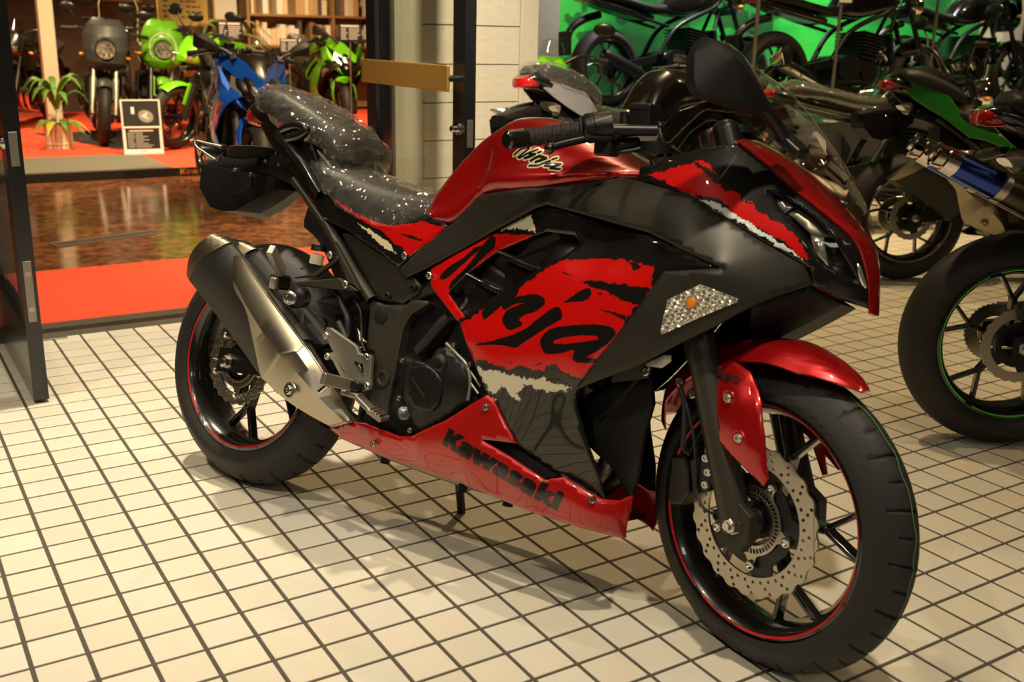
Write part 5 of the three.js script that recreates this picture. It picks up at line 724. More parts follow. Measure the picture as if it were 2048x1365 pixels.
// --- belly pan
{
  const out = [[0.373,0.228,0.13],[0.441,0.259,0.145],[0.493,0.267,0.15],[0.558,0.263,0.153],[0.597,0.26,0.154],[0.633,0.268,0.156],[0.721,0.323,0.165],[0.812,0.398,0.162],[0.826,0.394,0.163],[0.893,0.314,0.15],[0.855,0.31,0.156],[0.814,0.304,0.16],[0.892,0.284,0.155],[0.976,0.258,0.148],[0.992,0.266,0.146],[1.014,0.274,0.144],[1.091,0.251,0.13],[1.097,0.25,0.126],[1.121,0.251,0.1],[1.134,0.264,0.07],[1.137,0.233,0.07],[1.134,0.176,0.062],[1.126,0.176,0.09],[1.089,0.181,0.115],[0.982,0.182,0.125],[0.877,0.188,0.13],[0.767,0.197,0.132],[0.649,0.201,0.134],[0.522,0.204,0.134],[0.413,0.212,0.13]];
  const ctrl = [[0.659,0.239,0.158],[0.79,0.236,0.158],[0.951,0.209,0.148],[1.091,0.226,0.135],[0.516,0.241,0.154],[1.114,0.219,0.122],[0.74,0.307,0.168],[0.812,0.344,0.163]];
  const S = spline2(out.concat(ctrl)), [b0, b1, k0] = [[0.723,0.276],[1.014,0.205],[0.735,0.31]];
  const tex = print(0.36, 0.12, 1.26, 0.5, 1800, (c, X, Y, cv) => {
    c.fillStyle = '#a90a0c'; c.fillRect(0, 0, cv.width, cv.height);
    const ux = X(b1[0]) - X(b0[0]), uy = Y(b1[1]) - Y(b0[1]), vx = X(k0[0]) - X(b0[0]), vy = Y(k0[1]) - Y(b0[1]);
    c.font = '900 100px sans-serif'; const w = c.measureText('Kawasaki').width, cap = 72; c.setTransform(ux / w, uy / w, -vx / cap, -vy / cap, X(b0[0]), Y(b0[1])); c.fillStyle = '#120f0d'; c.fillText('Kawasaki', 0, 0); c.lineWidth = 7; c.strokeStyle = '#120f0d'; c.lineJoin = 'miter'; c.strokeText('Kawasaki', 0, 0); c.setTransform(1, 0, 0, 1, 0, 0);
  });
  const g = panel(out, { surf: S, h: 0.011, t: 0.005, r: 0.004 });
  part('belly_pan', g, phy(rgb(1, 1, 1), 0.35, 0.2, { map: tex, clearcoat: 1, clearcoatRoughness: 0.03 }), bike); part('belly_pan', mirrorZ(panel(out, { surf: S, h: 0.02, t: 0.005, r: 0.003 })), M.red, bike);
  for (const p of [[0.818,0.373,0.166],[0.535,0.229,0.157],[1.083,0.245,0.138]]) part('pan_bolt', bolt(p, 0.0075), M.bolt, bike);
  part('pan_floor', loft([[0.45, 0.235, 0.11], [0.8, 0.22, 0.11], [1.1, 0.2, 0.09]].map(([x, y, w]) => [[x, y, -w], [x, y, w], [x, y - 0.006, w], [x, y - 0.006, -w]]), { n: 2, smoothAround: false, deg: 20 }), M.black, bike);
  const dp = panel([[0.803,0.3,0.13],[0.84,0.302,0.13],[0.886,0.303,0.13],[0.994,0.27,0.125],[0.965,0.258,0.13],[0.877,0.28,0.13]], { h: 0.02, t: 0.01, r: 0 }); part('pan_inner', dp, M.engine, bike);
  for (const p of [[0.72,0.162,0.05],[0.848,0.164,0.06],[0.5,0.172,0.06]]) part('pan_stud', [rod(p, [p[0], p[1] + 0.04, p[2]], 0.012, 0.009, 10)], M.black, bike);
}
// ---------- storefront: doors, pillar ----------
const doorBlack = phy(rgb(0.012, 0.012, 0.014), 0.3, 0.2, { clearcoat: 0.6, clearcoatRoughness: 0.15 });
const brass = std(rgb(0.45, 0.27, 0.06), 0.42, 0.7);
function glassDoor(name, x, sgn, label) {
  const L = 0.86, Hh = 2.3, z0 = ZF - 0.02, w = 0.045, D = struct(name, [box(x, x + w, 0.012, Hh, z0, z0 + 0.09), box(x, x + w, 0.012, Hh, z0 + L - 0.09, z0 + L), box(x, x + w, 0.012, 0.24, z0 + 0.09, z0 + L - 0.09), box(x, x + w, Hh - 0.1, Hh, z0 + 0.09, z0 + L - 0.09)], doorBlack, label, 'door');
  part('pane', box(x + w / 2 - 0.004, x + w / 2 + 0.004, 0.24, Hh - 0.1, z0 + 0.09, z0 + L - 0.09), M.glass, D);
  part('lock_plate', [slab([x + w / 2, 0.36, z0 + L + 0.001], [0.024, 0.19, 0.004], 0.001)], M.alloy, D);
  for (const dy of [0.055, -0.055]) part('lock_bolt', rod([x + w / 2, 0.36 + dy, z0 + L], [x + w / 2, 0.36 + dy, z0 + L + 0.005], 0.009, 0.009, 16), M.steel, D);
  part('strike_plate', slab([x + w / 2, 0.79, z0 + L + 0.001], [0.024, 0.1, 0.004], 0.001), M.alloy, D);
  for (const s of [-1]) {
    part('push_plate', slab([x + w / 2 + s * (w / 2 + 0.045), 0.985, z0 + L * 0.5 + 0.01], [0.012, 0.095, L - 0.1], 0.005), brass, D);
    part('plate_bracket', [rod([x + w / 2, 0.985, z0 + 0.06], [x + w / 2 + s * (w / 2 + 0.045), 0.985, z0 + 0.06], 0.012), rod([x + w / 2, 0.985, z0 + L - 0.05], [x + w / 2 + s * (w / 2 + 0.045), 0.985, z0 + L - 0.05], 0.012)], M.black, D);
    part('door_knob', turned([x + w / 2 + s * w / 2, 0.805, z0 + L - 0.05], [x + w / 2 + s, 0.805, z0 + L - 0.05], [[0, 0], [0, 0.022], [0.006, 0.022], [0.008, 0.012], [0.022, 0.014], [0.03, 0.01], [0.03, 0]], 20), M.chrome, D);
  }
  return D;
}
glassDoor('door_1', 0.222, 1, 'black framed glass door standing open at the left edge, lock plate on its edge');
glassDoor('door_2', 1.755, 1, 'black framed glass door with brass push plate open before the cream pillar');
solo('floor_plate', slab([[0.379,-1.574]].map((p) => [p[0], 0.002, p[1]])[0], [0.13, 0.006, 0.07], 0.001), M.alloy, 'small metal floor plate beside the left door', 'plate');
{
  const cream = std(rgb(0.6, 0.54, 0.43), 0.6, 0, { map: noiseTex }), pil = struct('wall_pillar', metreUV(box(1.9, 2.61, -0.1, 3.05, ZF - 0.16, ZF - 0.04)), std(rgb(0.16, 0.14, 0.1), 0.8), 'cream pillar of horizontal boards between the door and the bikes', 'pillar');
  for (let i = 0; i < 18; i++) part('board', slab([2.27, 0.085 + i * 0.168, ZF - 0.03], [0.5, 0.164, 0.03], 0.002), cream, pil);
  part('corner_trim', slab([1.95, 1.5, ZF - 0.026], [0.135, 3.0, 0.04], 0.003), cream, pil); part('corner_trim', slab([2.57, 1.5, ZF - 0.026], [0.095, 3.0, 0.04], 0.003), cream, pil);
  part('side_facing', [slab([1.898, 1.5, ZF - 0.11], [0.02, 3.0, 0.11], 0.003), slab([2.61, 1.5, ZF - 0.11], [0.02, 3.0, 0.11], 0.003)], cream, pil);
  struct('trim_jamb', box(1.8, 1.87, 0, 3.05, ZF - 0.12, ZF - 0.03), doorBlack, 'black door jamb left of the cream pillar', 'jamb');
  struct('trim_jamb_left', box(0.14, 0.21, 0, 3.05, ZF - 0.12, ZF - 0.03), doorBlack, 'black door jamb beyond the left door', 'jamb');
  struct('trim_header', box(0.14, 1.87, 2.36, 3.05, ZF - 0.1, ZF - 0.05), doorBlack, 'black panel above the doorway, out of the picture', 'panel');
}
// ---------- other motorcycles ----------
const paint = (r, g, b) => phy(rgb(r, g, b), 0.35, 0.1, { clearcoat: 1, clearcoatRoughness: 0.05 });
const LIME = paint(0.16, 0.62, 0.01), BLUE = phy(rgb(0.01, 0.12, 0.75), 0.35, 0.35, { clearcoat: 1, clearcoatRoughness: 0.05 }), BLACK = M.gloss, GREEN = paint(0.02, 0.22, 0.02), SILVER = phy(rgb(0.45, 0.45, 0.5), 0.35, 0.4, { clearcoat: 1 }), GOLD = std(rgb(0.35, 0.24, 0.08), 0.35, 0.8), GREY = phy(rgb(0.05, 0.052, 0.055), 0.45, 0.3);
const lowGeo = (() => { const a = new THREE.Group(), b = new THREE.Group(); wheel(a, { R: RF, w: 0.112, low: true, NT: 72, NS: 24, abs: false }); wheel(b, { R: RR, w: 0.15, low: true, NT: 72, NS: 24, discR: 0.11, discZ: 0.083, abs: false }); return { a, b }; })();
function lowWheel(parent, name, src, x, y, stripe, rimMat) { const g = sub(name, parent); for (const c of src.children) { if (c.name === 'rim_stripe' && !stripe) continue; const m = c.clone(); if (c.name === 'rim_stripe') m.material = stripe; if (rimMat && (c.name === 'rim' || c.name === 'spokes')) m.material = rimMat; m.position.set(x, y, 0); g.add(m); } return g; }
// pose from the front or rear tyre's contact point, heading angle (degrees) and lean
function pose(t, [x, z], psi, { y = 0, lean = 8, rear = false, base = 1.405 } = {}) {
  const a = psi * Math.PI / 180, k = rear ? 0 : base; t.position.set(x - k * Math.cos(a), y + 0.004, z - k * Math.sin(a)); t.rotation.order = 'YXZ'; t.rotation.set(-lean * Math.PI / 180, -a, 0); return t;
}
const SPORT = ['front_fork', 'front_fender', 'handlebar', 'fuel_tank', 'side_fairing', 'vent_liner', 'side_cover', 'front_indicator', 'upper_cowl', 'headlamp', 'nose_cowl', 'windscreen', 'dash', 'inner_cowl', 'mirror', 'rider_seat', 'pillion_seat', 'seat_film', 'tail_fairing', 'tail_top', 'tail_light', 'plate_holder', 'rear_indicator', 'inner_fender', 'subframe_tube', 'frame_cover', 'exhaust', 'frame_plate', 'engine', 'air_box', 'swingarm', 'belly_pan'];
function sport(label, col, o = {}) {
  const t = thing('parked_motorcycle', label, 'motorcycle', [0, 0, 0], 0, 'motorcycles parked around the red one');
  for (const c of bike.children) {
    if (!SPORT.includes(c.name) || (o.skip || []).includes(c.name)) continue;
    const m = c.clone(), mat = col[c.name];
    m.traverse((q) => { if (q.isMesh) { if (mat) q.material = mat; else if (q.material === M.red || (q.material.map && q.material.map.isCanvasTexture)) q.material = col.body; if (c.name === 'rear_indicator' && q.name === 'lens') q.material = M.reflector; } });
    if (o.straight && ['front_fork', 'front_fender', 'handlebar'].includes(c.name)) { m.quaternion.identity(); m.position.set(0, 0, 0); }
    for (const q of [...m.children]) if (/lettering|badge/.test(q.name)) m.remove(q);
    t.add(m);
  }
  if (o.brow) for (const s of [1, -1]) {
    const hull = (P) => crease(new ConvexGeometry(P.map(([x, y, z]) => new THREE.Vector3(x, y, s * z))), 18);
    part('brow', hull([[1.535, 0.83, 0.0], [1.53, 0.765, 0.0], [1.26, 1.0, 0.19], [1.24, 0.915, 0.212], [1.36, 0.84, 0.13], [1.42, 0.94, 0.09], [1.46, 0.8, 0.0], [1.2, 0.95, 0.17]]), o.brow, t);
    part('cheek', hull([[1.24, 0.91, 0.214], [1.3, 0.8, 0.2], [1.42, 0.66, 0.1], [1.4, 0.63, 0.06], [1.2, 0.74, 0.215], [1.1, 0.86, 0.2], [1.28, 0.74, 0.16]]), o.brow, t);
    part('lamp_glass', hull([[1.46, 0.775, 0.03], [1.33, 0.85, 0.15], [1.35, 0.78, 0.165], [1.46, 0.7, 0.06], [1.38, 0.78, 0.08]]), M.reflector, t);
  }
  const f = lowWheel(t, 'front_wheel', lowGeo.a, WB, RF, o.stripe, o.rim); if (!o.straight) steered(f);
  lowWheel(t, 'rear_wheel', lowGeo.b, 0, RR, o.stripe, o.rim); return t;
}
const loop4 = (x, b, t, w, k = 0.8) => symLoop(x, [[t, 0], [t - 0.004, w * 0.55], [lerp(t, b, 0.3), w * 0.95], [lerp(t, b, 0.7), w], [b, w * k], [b, 0]]);
function naked(label, o) {
  const t = thing('parked_motorcycle', label, 'motorcycle', [0, 0, 0], 0, 'motorcycles parked around the red one'), body = o.body || BLACK, acc = o.accent || body;
  const f = lowWheel(t, 'front_wheel', lowGeo.a, WB, RF, o.stripe, o.rim); lowWheel(t, 'rear_wheel', lowGeo.b, 0, RR, o.stripe, o.rim);
  const fk = sub('front_fork', t); for (const s of [1, -1]) { part('fork_leg', [rod([1.405, 0.28, 0.098 * s], [1.27, 0.6, 0.098 * s], 0.027, 0.029), rod([1.3, 0.55, 0.098 * s], [1.13, 0.95, 0.098 * s], 0.02)], o.forkMat || M.satin, fk); } part('yoke', [slab([1.2, 0.78, 0], [0.07, 0.05, 0.25], 0.01, [0, 0, -0.4]), slab([1.14, 0.93, 0], [0.07, 0.03, 0.25], 0.01, [0, 0, -0.4])], M.black, fk);
  const rows = []; for (let i = 0; i <= 14; i++) { const a = lerp(2.5, 0.95, i / 14), r = []; for (let j = 0; j <= 8; j++) { const s = j / 4 - 1; r.push([WB + (0.318 - 0.03 * Math.abs(s) ** 3) * Math.cos(a), RF + (0.318 - 0.03 * Math.abs(s) ** 3) * Math.sin(a), s * 0.066]); } rows.push(r); }
  part('front_fender', [sheet(rows, { deg: 50 }), slab([1.34, 0.5, 0.075], [0.06, 0.2, 0.012], 0.004, [0, 0, 0.4]), slab([1.34, 0.5, -0.075], [0.06, 0.2, 0.012], 0.004, [0, 0, 0.4])], o.fender || acc, t);
  part('fuel_tank', loft([[0.5, 0.76, 0.8, 0.06], [0.58, 0.74, 0.9, 0.11], [0.7, 0.73, 0.98, 0.135], [0.85, 0.76, 1.0, 0.15], [0.98, 0.8, 0.97, 0.14], [1.08, 0.85, 0.92, 0.07]].map((a) => loop4(...a)), { n: 3, m: 3, deg: 50 }), body, t);
  if (o.tankBand) for (const s of [1, -1]) part('tank_band', slab([0.82, 0.89, s * 0.148], [0.4, 0.03, 0.008], 0.003, [s * 0.06, 0, 0]), o.tankBand, t);
  part('seat', loft([[-0.16, 0.84, 0.87, 0.06], [-0.08, 0.82, 0.9, 0.1], [0.1, 0.8, 0.87, 0.12], [0.28, 0.76, 0.83, 0.13], [0.42, 0.74, 0.81, 0.12], [0.54, 0.74, 0.82, 0.09]].map((a) => loop4(...a)), { n: 3, m: 3, deg: 50 }), M.seat, t);
  if (o.film) part('seat_film', displace(loft([[-0.17, 0.83, 0.88, 0.07], [-0.08, 0.81, 0.91, 0.11], [0.1, 0.79, 0.88, 0.13], [0.28, 0.75, 0.84, 0.14], [0.42, 0.73, 0.82, 0.13], [0.54, 0.73, 0.83, 0.1]].map((a) => loop4(...a)), { n: 8, m: 6, deg: 40 }), (x, y, z) => 0.01 * (1 - Math.abs(fbm(x * 14, y * 14, z * 14) - 0.44) * 6)), M.film, t);
  part('tail', loft([[-0.25, 0.83, 0.86, 0.035], [-0.18, 0.8, 0.86, 0.07], [0.0, 0.75, 0.82, 0.1], [0.25, 0.7, 0.77, 0.11], [0.4, 0.68, 0.73, 0.1]].map((a) => loop4(...a)), { n: 3, m: 3, deg: 50 }), acc, t);
  part('tail_light', loft([[-0.275, 0.825, 0.85, 0.03], [-0.25, 0.815, 0.862, 0.05], [-0.22, 0.81, 0.865, 0.06]].map((a) => loop4(...a)), { n: 3, m: 2, deg: 50 }), M.redLens, t);
  part('rear_fender', [tube([[-0.05, 0.72, 0], [-0.2, 0.68, 0], [-0.32, 0.6, 0], [-0.36, 0.5, 0]], 0.03, 12, 8), slab([-0.37, 0.5, 0], [0.02, 0.18, 0.16], 0.005)], M.black, t);
  part('frame', [0.09, -0.09].flatMap((z) => [tube([[1.12, 0.86, z * 0.5], [0.95, 0.78, z * 1.3], [0.6, 0.62, z * 1.3], [0.45, 0.42, z * 1.2]], 0.02, 16, 8), tube([[0.55, 0.64, z], [0.2, 0.72, z], [-0.12, 0.8, z * 0.7]], 0.013, 12, 8), tube([[1.1, 0.78, z * 0.5], [0.98, 0.5, z], [0.8, 0.22, z], [0.5, 0.24, z]], 0.016, 16, 8)]), o.frame || M.black, t);
  const fins = []; for (let i = 0; i < 7; i++) fins.push(slab([0.8, 0.46 + i * 0.025, 0], [0.2, 0.008, 0.34], 0.002, [0, 0, -0.2]));
  part('engine', [slab([0.68, 0.34, 0], [0.42, 0.22, 0.26], 0.05), rod([0.58, 0.36, -0.17], [0.58, 0.36, 0.17], 0.1, 0.1, 24), rod([0.78, 0.33, -0.16], [0.78, 0.33, 0.16], 0.075, 0.075, 24), slab([0.8, 0.52, 0], [0.17, 0.2, 0.28], 0.02, [0, 0, -0.2]), ...fins], o.engine || M.engine, t);
  part('exhaust', [...[0.09, 0.03, -0.03, -0.09].map((z) => tube([[0.92, 0.5, z], [1.02, 0.4, z], [0.96, 0.22, z], [0.7, 0.17, z]], 0.02, 20, 8)), tube([[0.7, 0.17, 0.08], [0.4, 0.2, 0.12], [0.2, 0.28, 0.16]], 0.03, 14, 10), turned([0.26, 0.25, 0.155], [-0.15, 0.42, 0.19], [[0, 0], [0, 0.035], [0.05, 0.05], [0.4, 0.052], [0.44, 0.04], [0.44, 0.03], [0.4, 0]], 18)], o.pipe || M.chrome, t);
  part('radiator', slab([1.0, 0.5, 0], [0.03, 0.24, 0.3], 0.006, [0, 0, 0.15]), M.black, t);
  part('swingarm', [bar([0, RR, 0.1], [0.48, 0.4, 0.09], 0.025, 0.06, [0, 1, 0]), bar([0, RR, -0.1], [0.48, 0.4, -0.09], 0.025, 0.06, [0, 1, 0])], M.satin, t);
  const hb = sub('handlebar', t), hy = o.high ? 1.12 : 1.02; part('bar', tube([[1.02, hy - 0.01, -0.36], [1.08, hy + 0.01, -0.2], [1.13, 0.96, -0.06], [1.13, 0.96, 0.06], [1.08, hy + 0.01, 0.2], [1.02, hy - 0.01, 0.36]], 0.012, 30, 8), M.satin, hb);
  for (const s of [1, -1]) { part('grip', rod([1.045, hy, s * 0.26], [1.02, hy - 0.01, s * 0.38], 0.018), M.rubber, hb); part('lever', tube([[1.1, hy, s * 0.2], [1.12, hy, s * 0.28], [1.08, hy - 0.01, s * 0.38]], 0.006, 10, 6), M.satin, hb); part('mirror_stem', tube([[1.07, hy + 0.01, s * 0.22], [1.1, hy + 0.1, s * 0.27], [1.09, hy + 0.17, s * 0.31]], 0.006, 10, 6), M.black, hb); part('mirror', new THREE.SphereGeometry(1, 18, 12).scale(0.018, 0.045, 0.075).translate(1.09, hy + 0.19, s * 0.33), o.mirrorMat || M.satin, hb); part('indicator', new THREE.SphereGeometry(0.019, 12, 8).scale(1, 0.8, 1.4).translate(1.2, 0.8, s * 0.2), M.amber, t); }
  const lamp = (x, y, R, shell) => { const L = sub('headlamp', t); part('shell', turned([x, y, 0], [x - 1, y, 0], [[0, R], [0.02, R * 1.04], [0.06, R * 0.95], [0.12, R * 0.6], [0.14, 0]], 28), shell, L); part('reflector', turned([x + 0.005, y, 0], [x - 1, y, 0], [[0.004, R * 0.96], [0.03, R * 0.7], [0.05, R * 0.25], [0.05, 0]], 28), M.reflector, L); part('lens', new THREE.SphereGeometry(R * 1.3, 24, 12, 0, Math.PI * 2, 0, 0.86).rotateZ(-Math.PI / 2).translate(x - R * 0.82, y, 0), M.lens, L); const k = []; for (let a = 0; a < 7; a++) k.push(new THREE.SphereGeometry(R * 0.2, 10, 8).translate(x - 0.005, y + (a ? R * 0.55 * Math.sin(a) : 0), a ? R * 0.55 * Math.cos(a) : 0)); part('bulb', k, M.chrome, L); };
  if (o.style === 'cafe') {
    lamp(1.36, 0.86, 0.085, M.black);
    const C = [[1.3, 0.68, 0.1, 0.17], [1.345, 0.74, 0.17, 0.19], [1.35, 0.86, 0.19, 0.2], [1.32, 0.98, 0.2, 0.2], [1.27, 1.07, 0.17, 0.19], [1.2, 1.14, 0.12, 0.14]], hole = [];
    const outl = []; for (const [x, y, w] of C) outl.push([w, y]); for (const [x, y, w] of [...C].reverse()) outl.push([-w, y]);
    const X = (y, z) => { let k = 0; while (k < C.length - 2 && y > C[k + 1][1]) k++; const u = (y - C[k][1]) / (C[k + 1][1] - C[k][1]); return lerp(C[k][0], C[k + 1][0], u) - 2.6 * z * z; };
    const cw = panel(outl.map(([z, y]) => [z, y, X(y, z)]), { surf: (z, y) => X(y, z), holes: [ringPts(0, 0.86, 0.092, 28)], h: 0.025, t: 0.006, r: 0.003 });
    cw.rotateY(Math.PI / 2); part('headlamp_cowl', cw, o.cowl || body, t);
    if (o.band) { const tb = []; for (let i = 0; i <= 40; i++) { const a = i / 40 * Math.PI * 1.5 - 0.25 * Math.PI, z = Math.cos(a) * 0.125, y = 0.87 + Math.sin(a) * 0.14; tb.push([X(y, z) + 0.004, y, z]); } part('cowl_band', tube(tb, 0.008, 60, 6), o.band, t); }
    const ws = []; for (let i = 0; i <= 8; i++) { const r = []; for (let j = 0; j <= 12; j++) { const s = j / 6 - 1, u = i / 8; r.push([lerp(1.22, 1.08, u) - 0.1 * s * s, lerp(1.12, 1.26, u) - 0.03 * s * s, s * lerp(0.13, 0.08, u)]); } ws.push(r); } part('screen', sheet(ws, { deg: 60 }), M.smoke, t);
  } else if (o.style === 'wedge') {
    part('headlamp_cowl', [loft([[1.1, 0.84, 0.98, 0.1], [1.2, 0.78, 1.0, 0.13], [1.28, 0.77, 0.93, 0.12], [1.36, 0.79, 0.84, 0.05]].map((a) => loop4(...a)), { n: 3, m: 2, deg: 25 })], o.cowl || body, t);
    for (const s of [1, -1]) { part('headlamp', slab([1.325, 0.83, s * 0.06], [0.05, 0.05, 0.1], 0.012, [0, s * 0.5, 0]), M.reflector, t); part('side_shroud', crease(new ConvexGeometry([[1.2, 0.86, 0.13], [0.9, 0.84, 0.17], [1.02, 0.62, 0.18], [1.16, 0.62, 0.15], [1.22, 0.74, 0.12], [1.0, 0.78, 0.1], [1.1, 0.7, 0.1]].map(([x, y, z]) => new THREE.Vector3(x, y, s * z))), 20), body, t); }
    const ws = []; for (let i = 0; i <= 8; i++) { const r = []; for (let j = 0; j <= 12; j++) { const s = j / 6 - 1, u = i / 8; r.push([lerp(1.24, 1.12, u) - 0.08 * s * s, lerp(0.98, 1.12, u) - 0.02 * s * s, s * lerp(0.11, 0.07, u)]); } ws.push(r); } part('screen', sheet(ws, { deg: 60 }), M.smoke, t);
  } else { lamp(1.34, 0.84, 0.09, M.chrome); part('gauges', [rod([1.2, 1.0, 0.06], [1.17, 1.05, 0.06], 0.045, 0.045, 20), rod([1.2, 1.0, -0.06], [1.17, 1.05, -0.06], 0.045, 0.045, 20)], M.chrome, t); if (o.tall) { const ws = []; for (let i = 0; i <= 10; i++) { const r = []; for (let j = 0; j <= 12; j++) { const s = j / 6 - 1, u = i / 10; r.push([lerp(1.36, 1.1, u) - 0.12 * s * s, lerp(0.92, 1.45, u), s * lerp(0.2, 0.22, u) * (u > 0.7 ? 1 - (u - 0.7) : 1)]); } ws.push(r); } part('screen', sheet(ws, { deg: 60 }), M.smoke, t); part('screen_edge', tube([...ws.map((r) => r[0]), ...ws[10], ...[...ws].reverse().map((r) => r[12])], 0.006, 60, 6), o.tallEdge || M.alloy, t); } }
  return t;
}
const onPlat = { y: PH, lean: 6 };
pose(naked('black retro motorcycle with a square headlamp cowl facing the camera on the carpet', { style: 'cafe', body: GREY, cowl: GREY, forkMat: M.alloy, film: true }), [[1.828,-7.799]][0], 100, onPlat);
pose(naked('lime green retro motorcycle with a white-banded round headlamp cowl', { style: 'cafe', body: paint(0.12, 0.4, 0.01), cowl: paint(0.12, 0.4, 0.01), band: std(rgb(0.55, 0.5, 0.38), 0.5), tankBand: std(rgb(0.6, 0.54, 0.42), 0.5), fender: paint(0.12, 0.4, 0.01) }), [[2.434,-8.13]][0], 97, onPlat);
pose(naked('lime green naked motorcycle turned left, behind the white price stand', { style: 'wedge', body: LIME, fender: LIME, stripe: M.greenStripe, accent: BLACK }), [[2.359,-7.288]][0], 150, onPlat);
pose(naked('dark motorcycle with a red disc behind the white pole', { style: 'wedge', body: BLACK, cowl: BLACK, stripe: M.stripe, film: true }), [1.2, -9.6], 118, onPlat);
pose(naked('dark touring motorcycle with a tall cream-edged windscreen behind the black retro one', { style: 'round', body: BLACK, tall: true, high: true, tallEdge: std(rgb(0.6, 0.5, 0.3), 0.5) }), [2.5, -10.3], 95, onPlat);
const blueBike = pose(sport('bright blue sport motorcycle standing on the granite behind the red bike', { body: BLUE, side_fairing: BLUE, upper_cowl: BLACK, nose_cowl: BLACK, tail_fairing: BLACK, side_cover: BLUE, front_fender: BLUE, belly_pan: BLUE }, { straight: true, brow: BLUE, skip: ['seat_film', 'exhaust'] }), [1.98, -3.95], 95, { lean: 4 });
pose(sport('lime green sport motorcycle partly hidden by the open glass door', { body: LIME, side_fairing: LIME, upper_cowl: BLACK, nose_cowl: BLACK, tail_fairing: BLACK, side_cover: BLACK, front_fender: LIME, belly_pan: LIME }, { brow: LIME, skip: ['exhaust'] }), [[4.193,-7.693]][0], 88, onPlat);
pose(naked('lime green naked motorcycle seen from behind the blue sport bike', { style: 'wedge', body: LIME, accent: LIME, stripe: M.greenStripe, film: true }), [3.1, -8.95], 100, onPlat);
// right-hand row
const r1 = pose(sport('black sport motorcycle at the right edge with green rim tape', { body: BLACK, tail_fairing: BLACK, side_cover: M.charcoal, nose_cowl: BLACK, fuel_tank: BLACK, front_fender: BLACK, belly_pan: GREEN, upper_cowl: GREEN }, { stripe: M.greenStripe, skip: ['exhaust', 'plate_holder', 'seat_film'] }), [[2.646,0.855]][0], 34, { rear: true, lean: 3 });
{
  const tip = [[0, 0.028], [0.004, 0.036], [0.03, 0.031], [0.034, 0.036], [0.07, 0.038]], blueT = std(rgb(0.05, 0.09, 0.42), 0.2, 1), dark = std(rgb(0.1, 0.08, 0.06), 0.3, 0.9);
  for (const [z, x, y] of [[0.075, -0.3, 0.85], [0.0, -0.34, 0.87]]) { const a = [x, y, z], b = [x + 0.9, y - 0.42, z], E = sub('tail_pipe', r1); part('tip', turned(a, b, tip, 20), M.chrome, E); part('blued_sleeve', turned(a, b, [[0.07, 0.038], [0.2, 0.04]], 20), blueT, E); part('band', turned(a, b, [[0.2, 0.042], [0.225, 0.042]], 20), M.steel, E); part('barrel', turned(a, b, [[0.225, 0.04], [0.55, 0.042], [0.62, 0.02]], 20), dark, E); }
}
pose(sport('black and green sport motorcycle with gold rims in the right-hand row', { body: BLACK, tail_fairing: GREEN, side_cover: BLACK, nose_cowl: BLACK, fuel_tank: BLACK, front_fender: BLACK, belly_pan: BLACK, upper_cowl: BLACK }, { stripe: GOLD, skip: ['seat_film'] }), [[4.23,-0.766]][0], 26, { rear: true, lean: 5 });
pose(sport('black motorcycle with silver tail panel and film-wrapped seat behind the handlebar', { body: BLACK, tail_fairing: SILVER, side_cover: BLACK, nose_cowl: BLACK, fuel_tank: BLACK, front_fender: BLACK, belly_pan: BLACK, upper_cowl: BLACK }, { skip: [] }), [2.45, -1.22], -9, { rear: true, lean: 5 });
pose(naked('black motorcycle with chrome gauges beyond the windscreen of the red bike', { style: 'round', body: BLACK, film: true, high: true }), [6.1, -1.6], 14, { lean: 6 });
pose(naked('lime green off-road style motorcycle just right of the cream pillar', { style: 'wedge', body: LIME, accent: LIME, film: true }), [3.62, -3.2], 123, { lean: 5 });
// display stage with two more
const stage = struct('floor_stage', metreUV(box(4.72, 11.8, 0, 0.58, -4.75, -2.75)), std(rgb(0.03, 0.03, 0.03), 0.6), 'raised dark display stage in front of the green wall', 'stage');
pose(naked('dark cruiser on the stage with its front wheel against the green wall', { style: 'round', body: BLACK, pipe: M.chrome, high: true }), [7.15, -3.05], 8, { y: 0.58, lean: 4 });
pose(naked('black retro motorcycle on the stage left of the dark cruiser', { style: 'round', body: BLACK, high: true, pipe: M.black }), [6.35, -4.2], 2, { y: 0.58, lean: 4 });
pose(naked('black cowled motorcycle at the back of the stage', { style: 'cafe', body: BLACK, cowl: BLACK }), [9.2, -3.6], 4, { y: 0.58, lean: 4 });
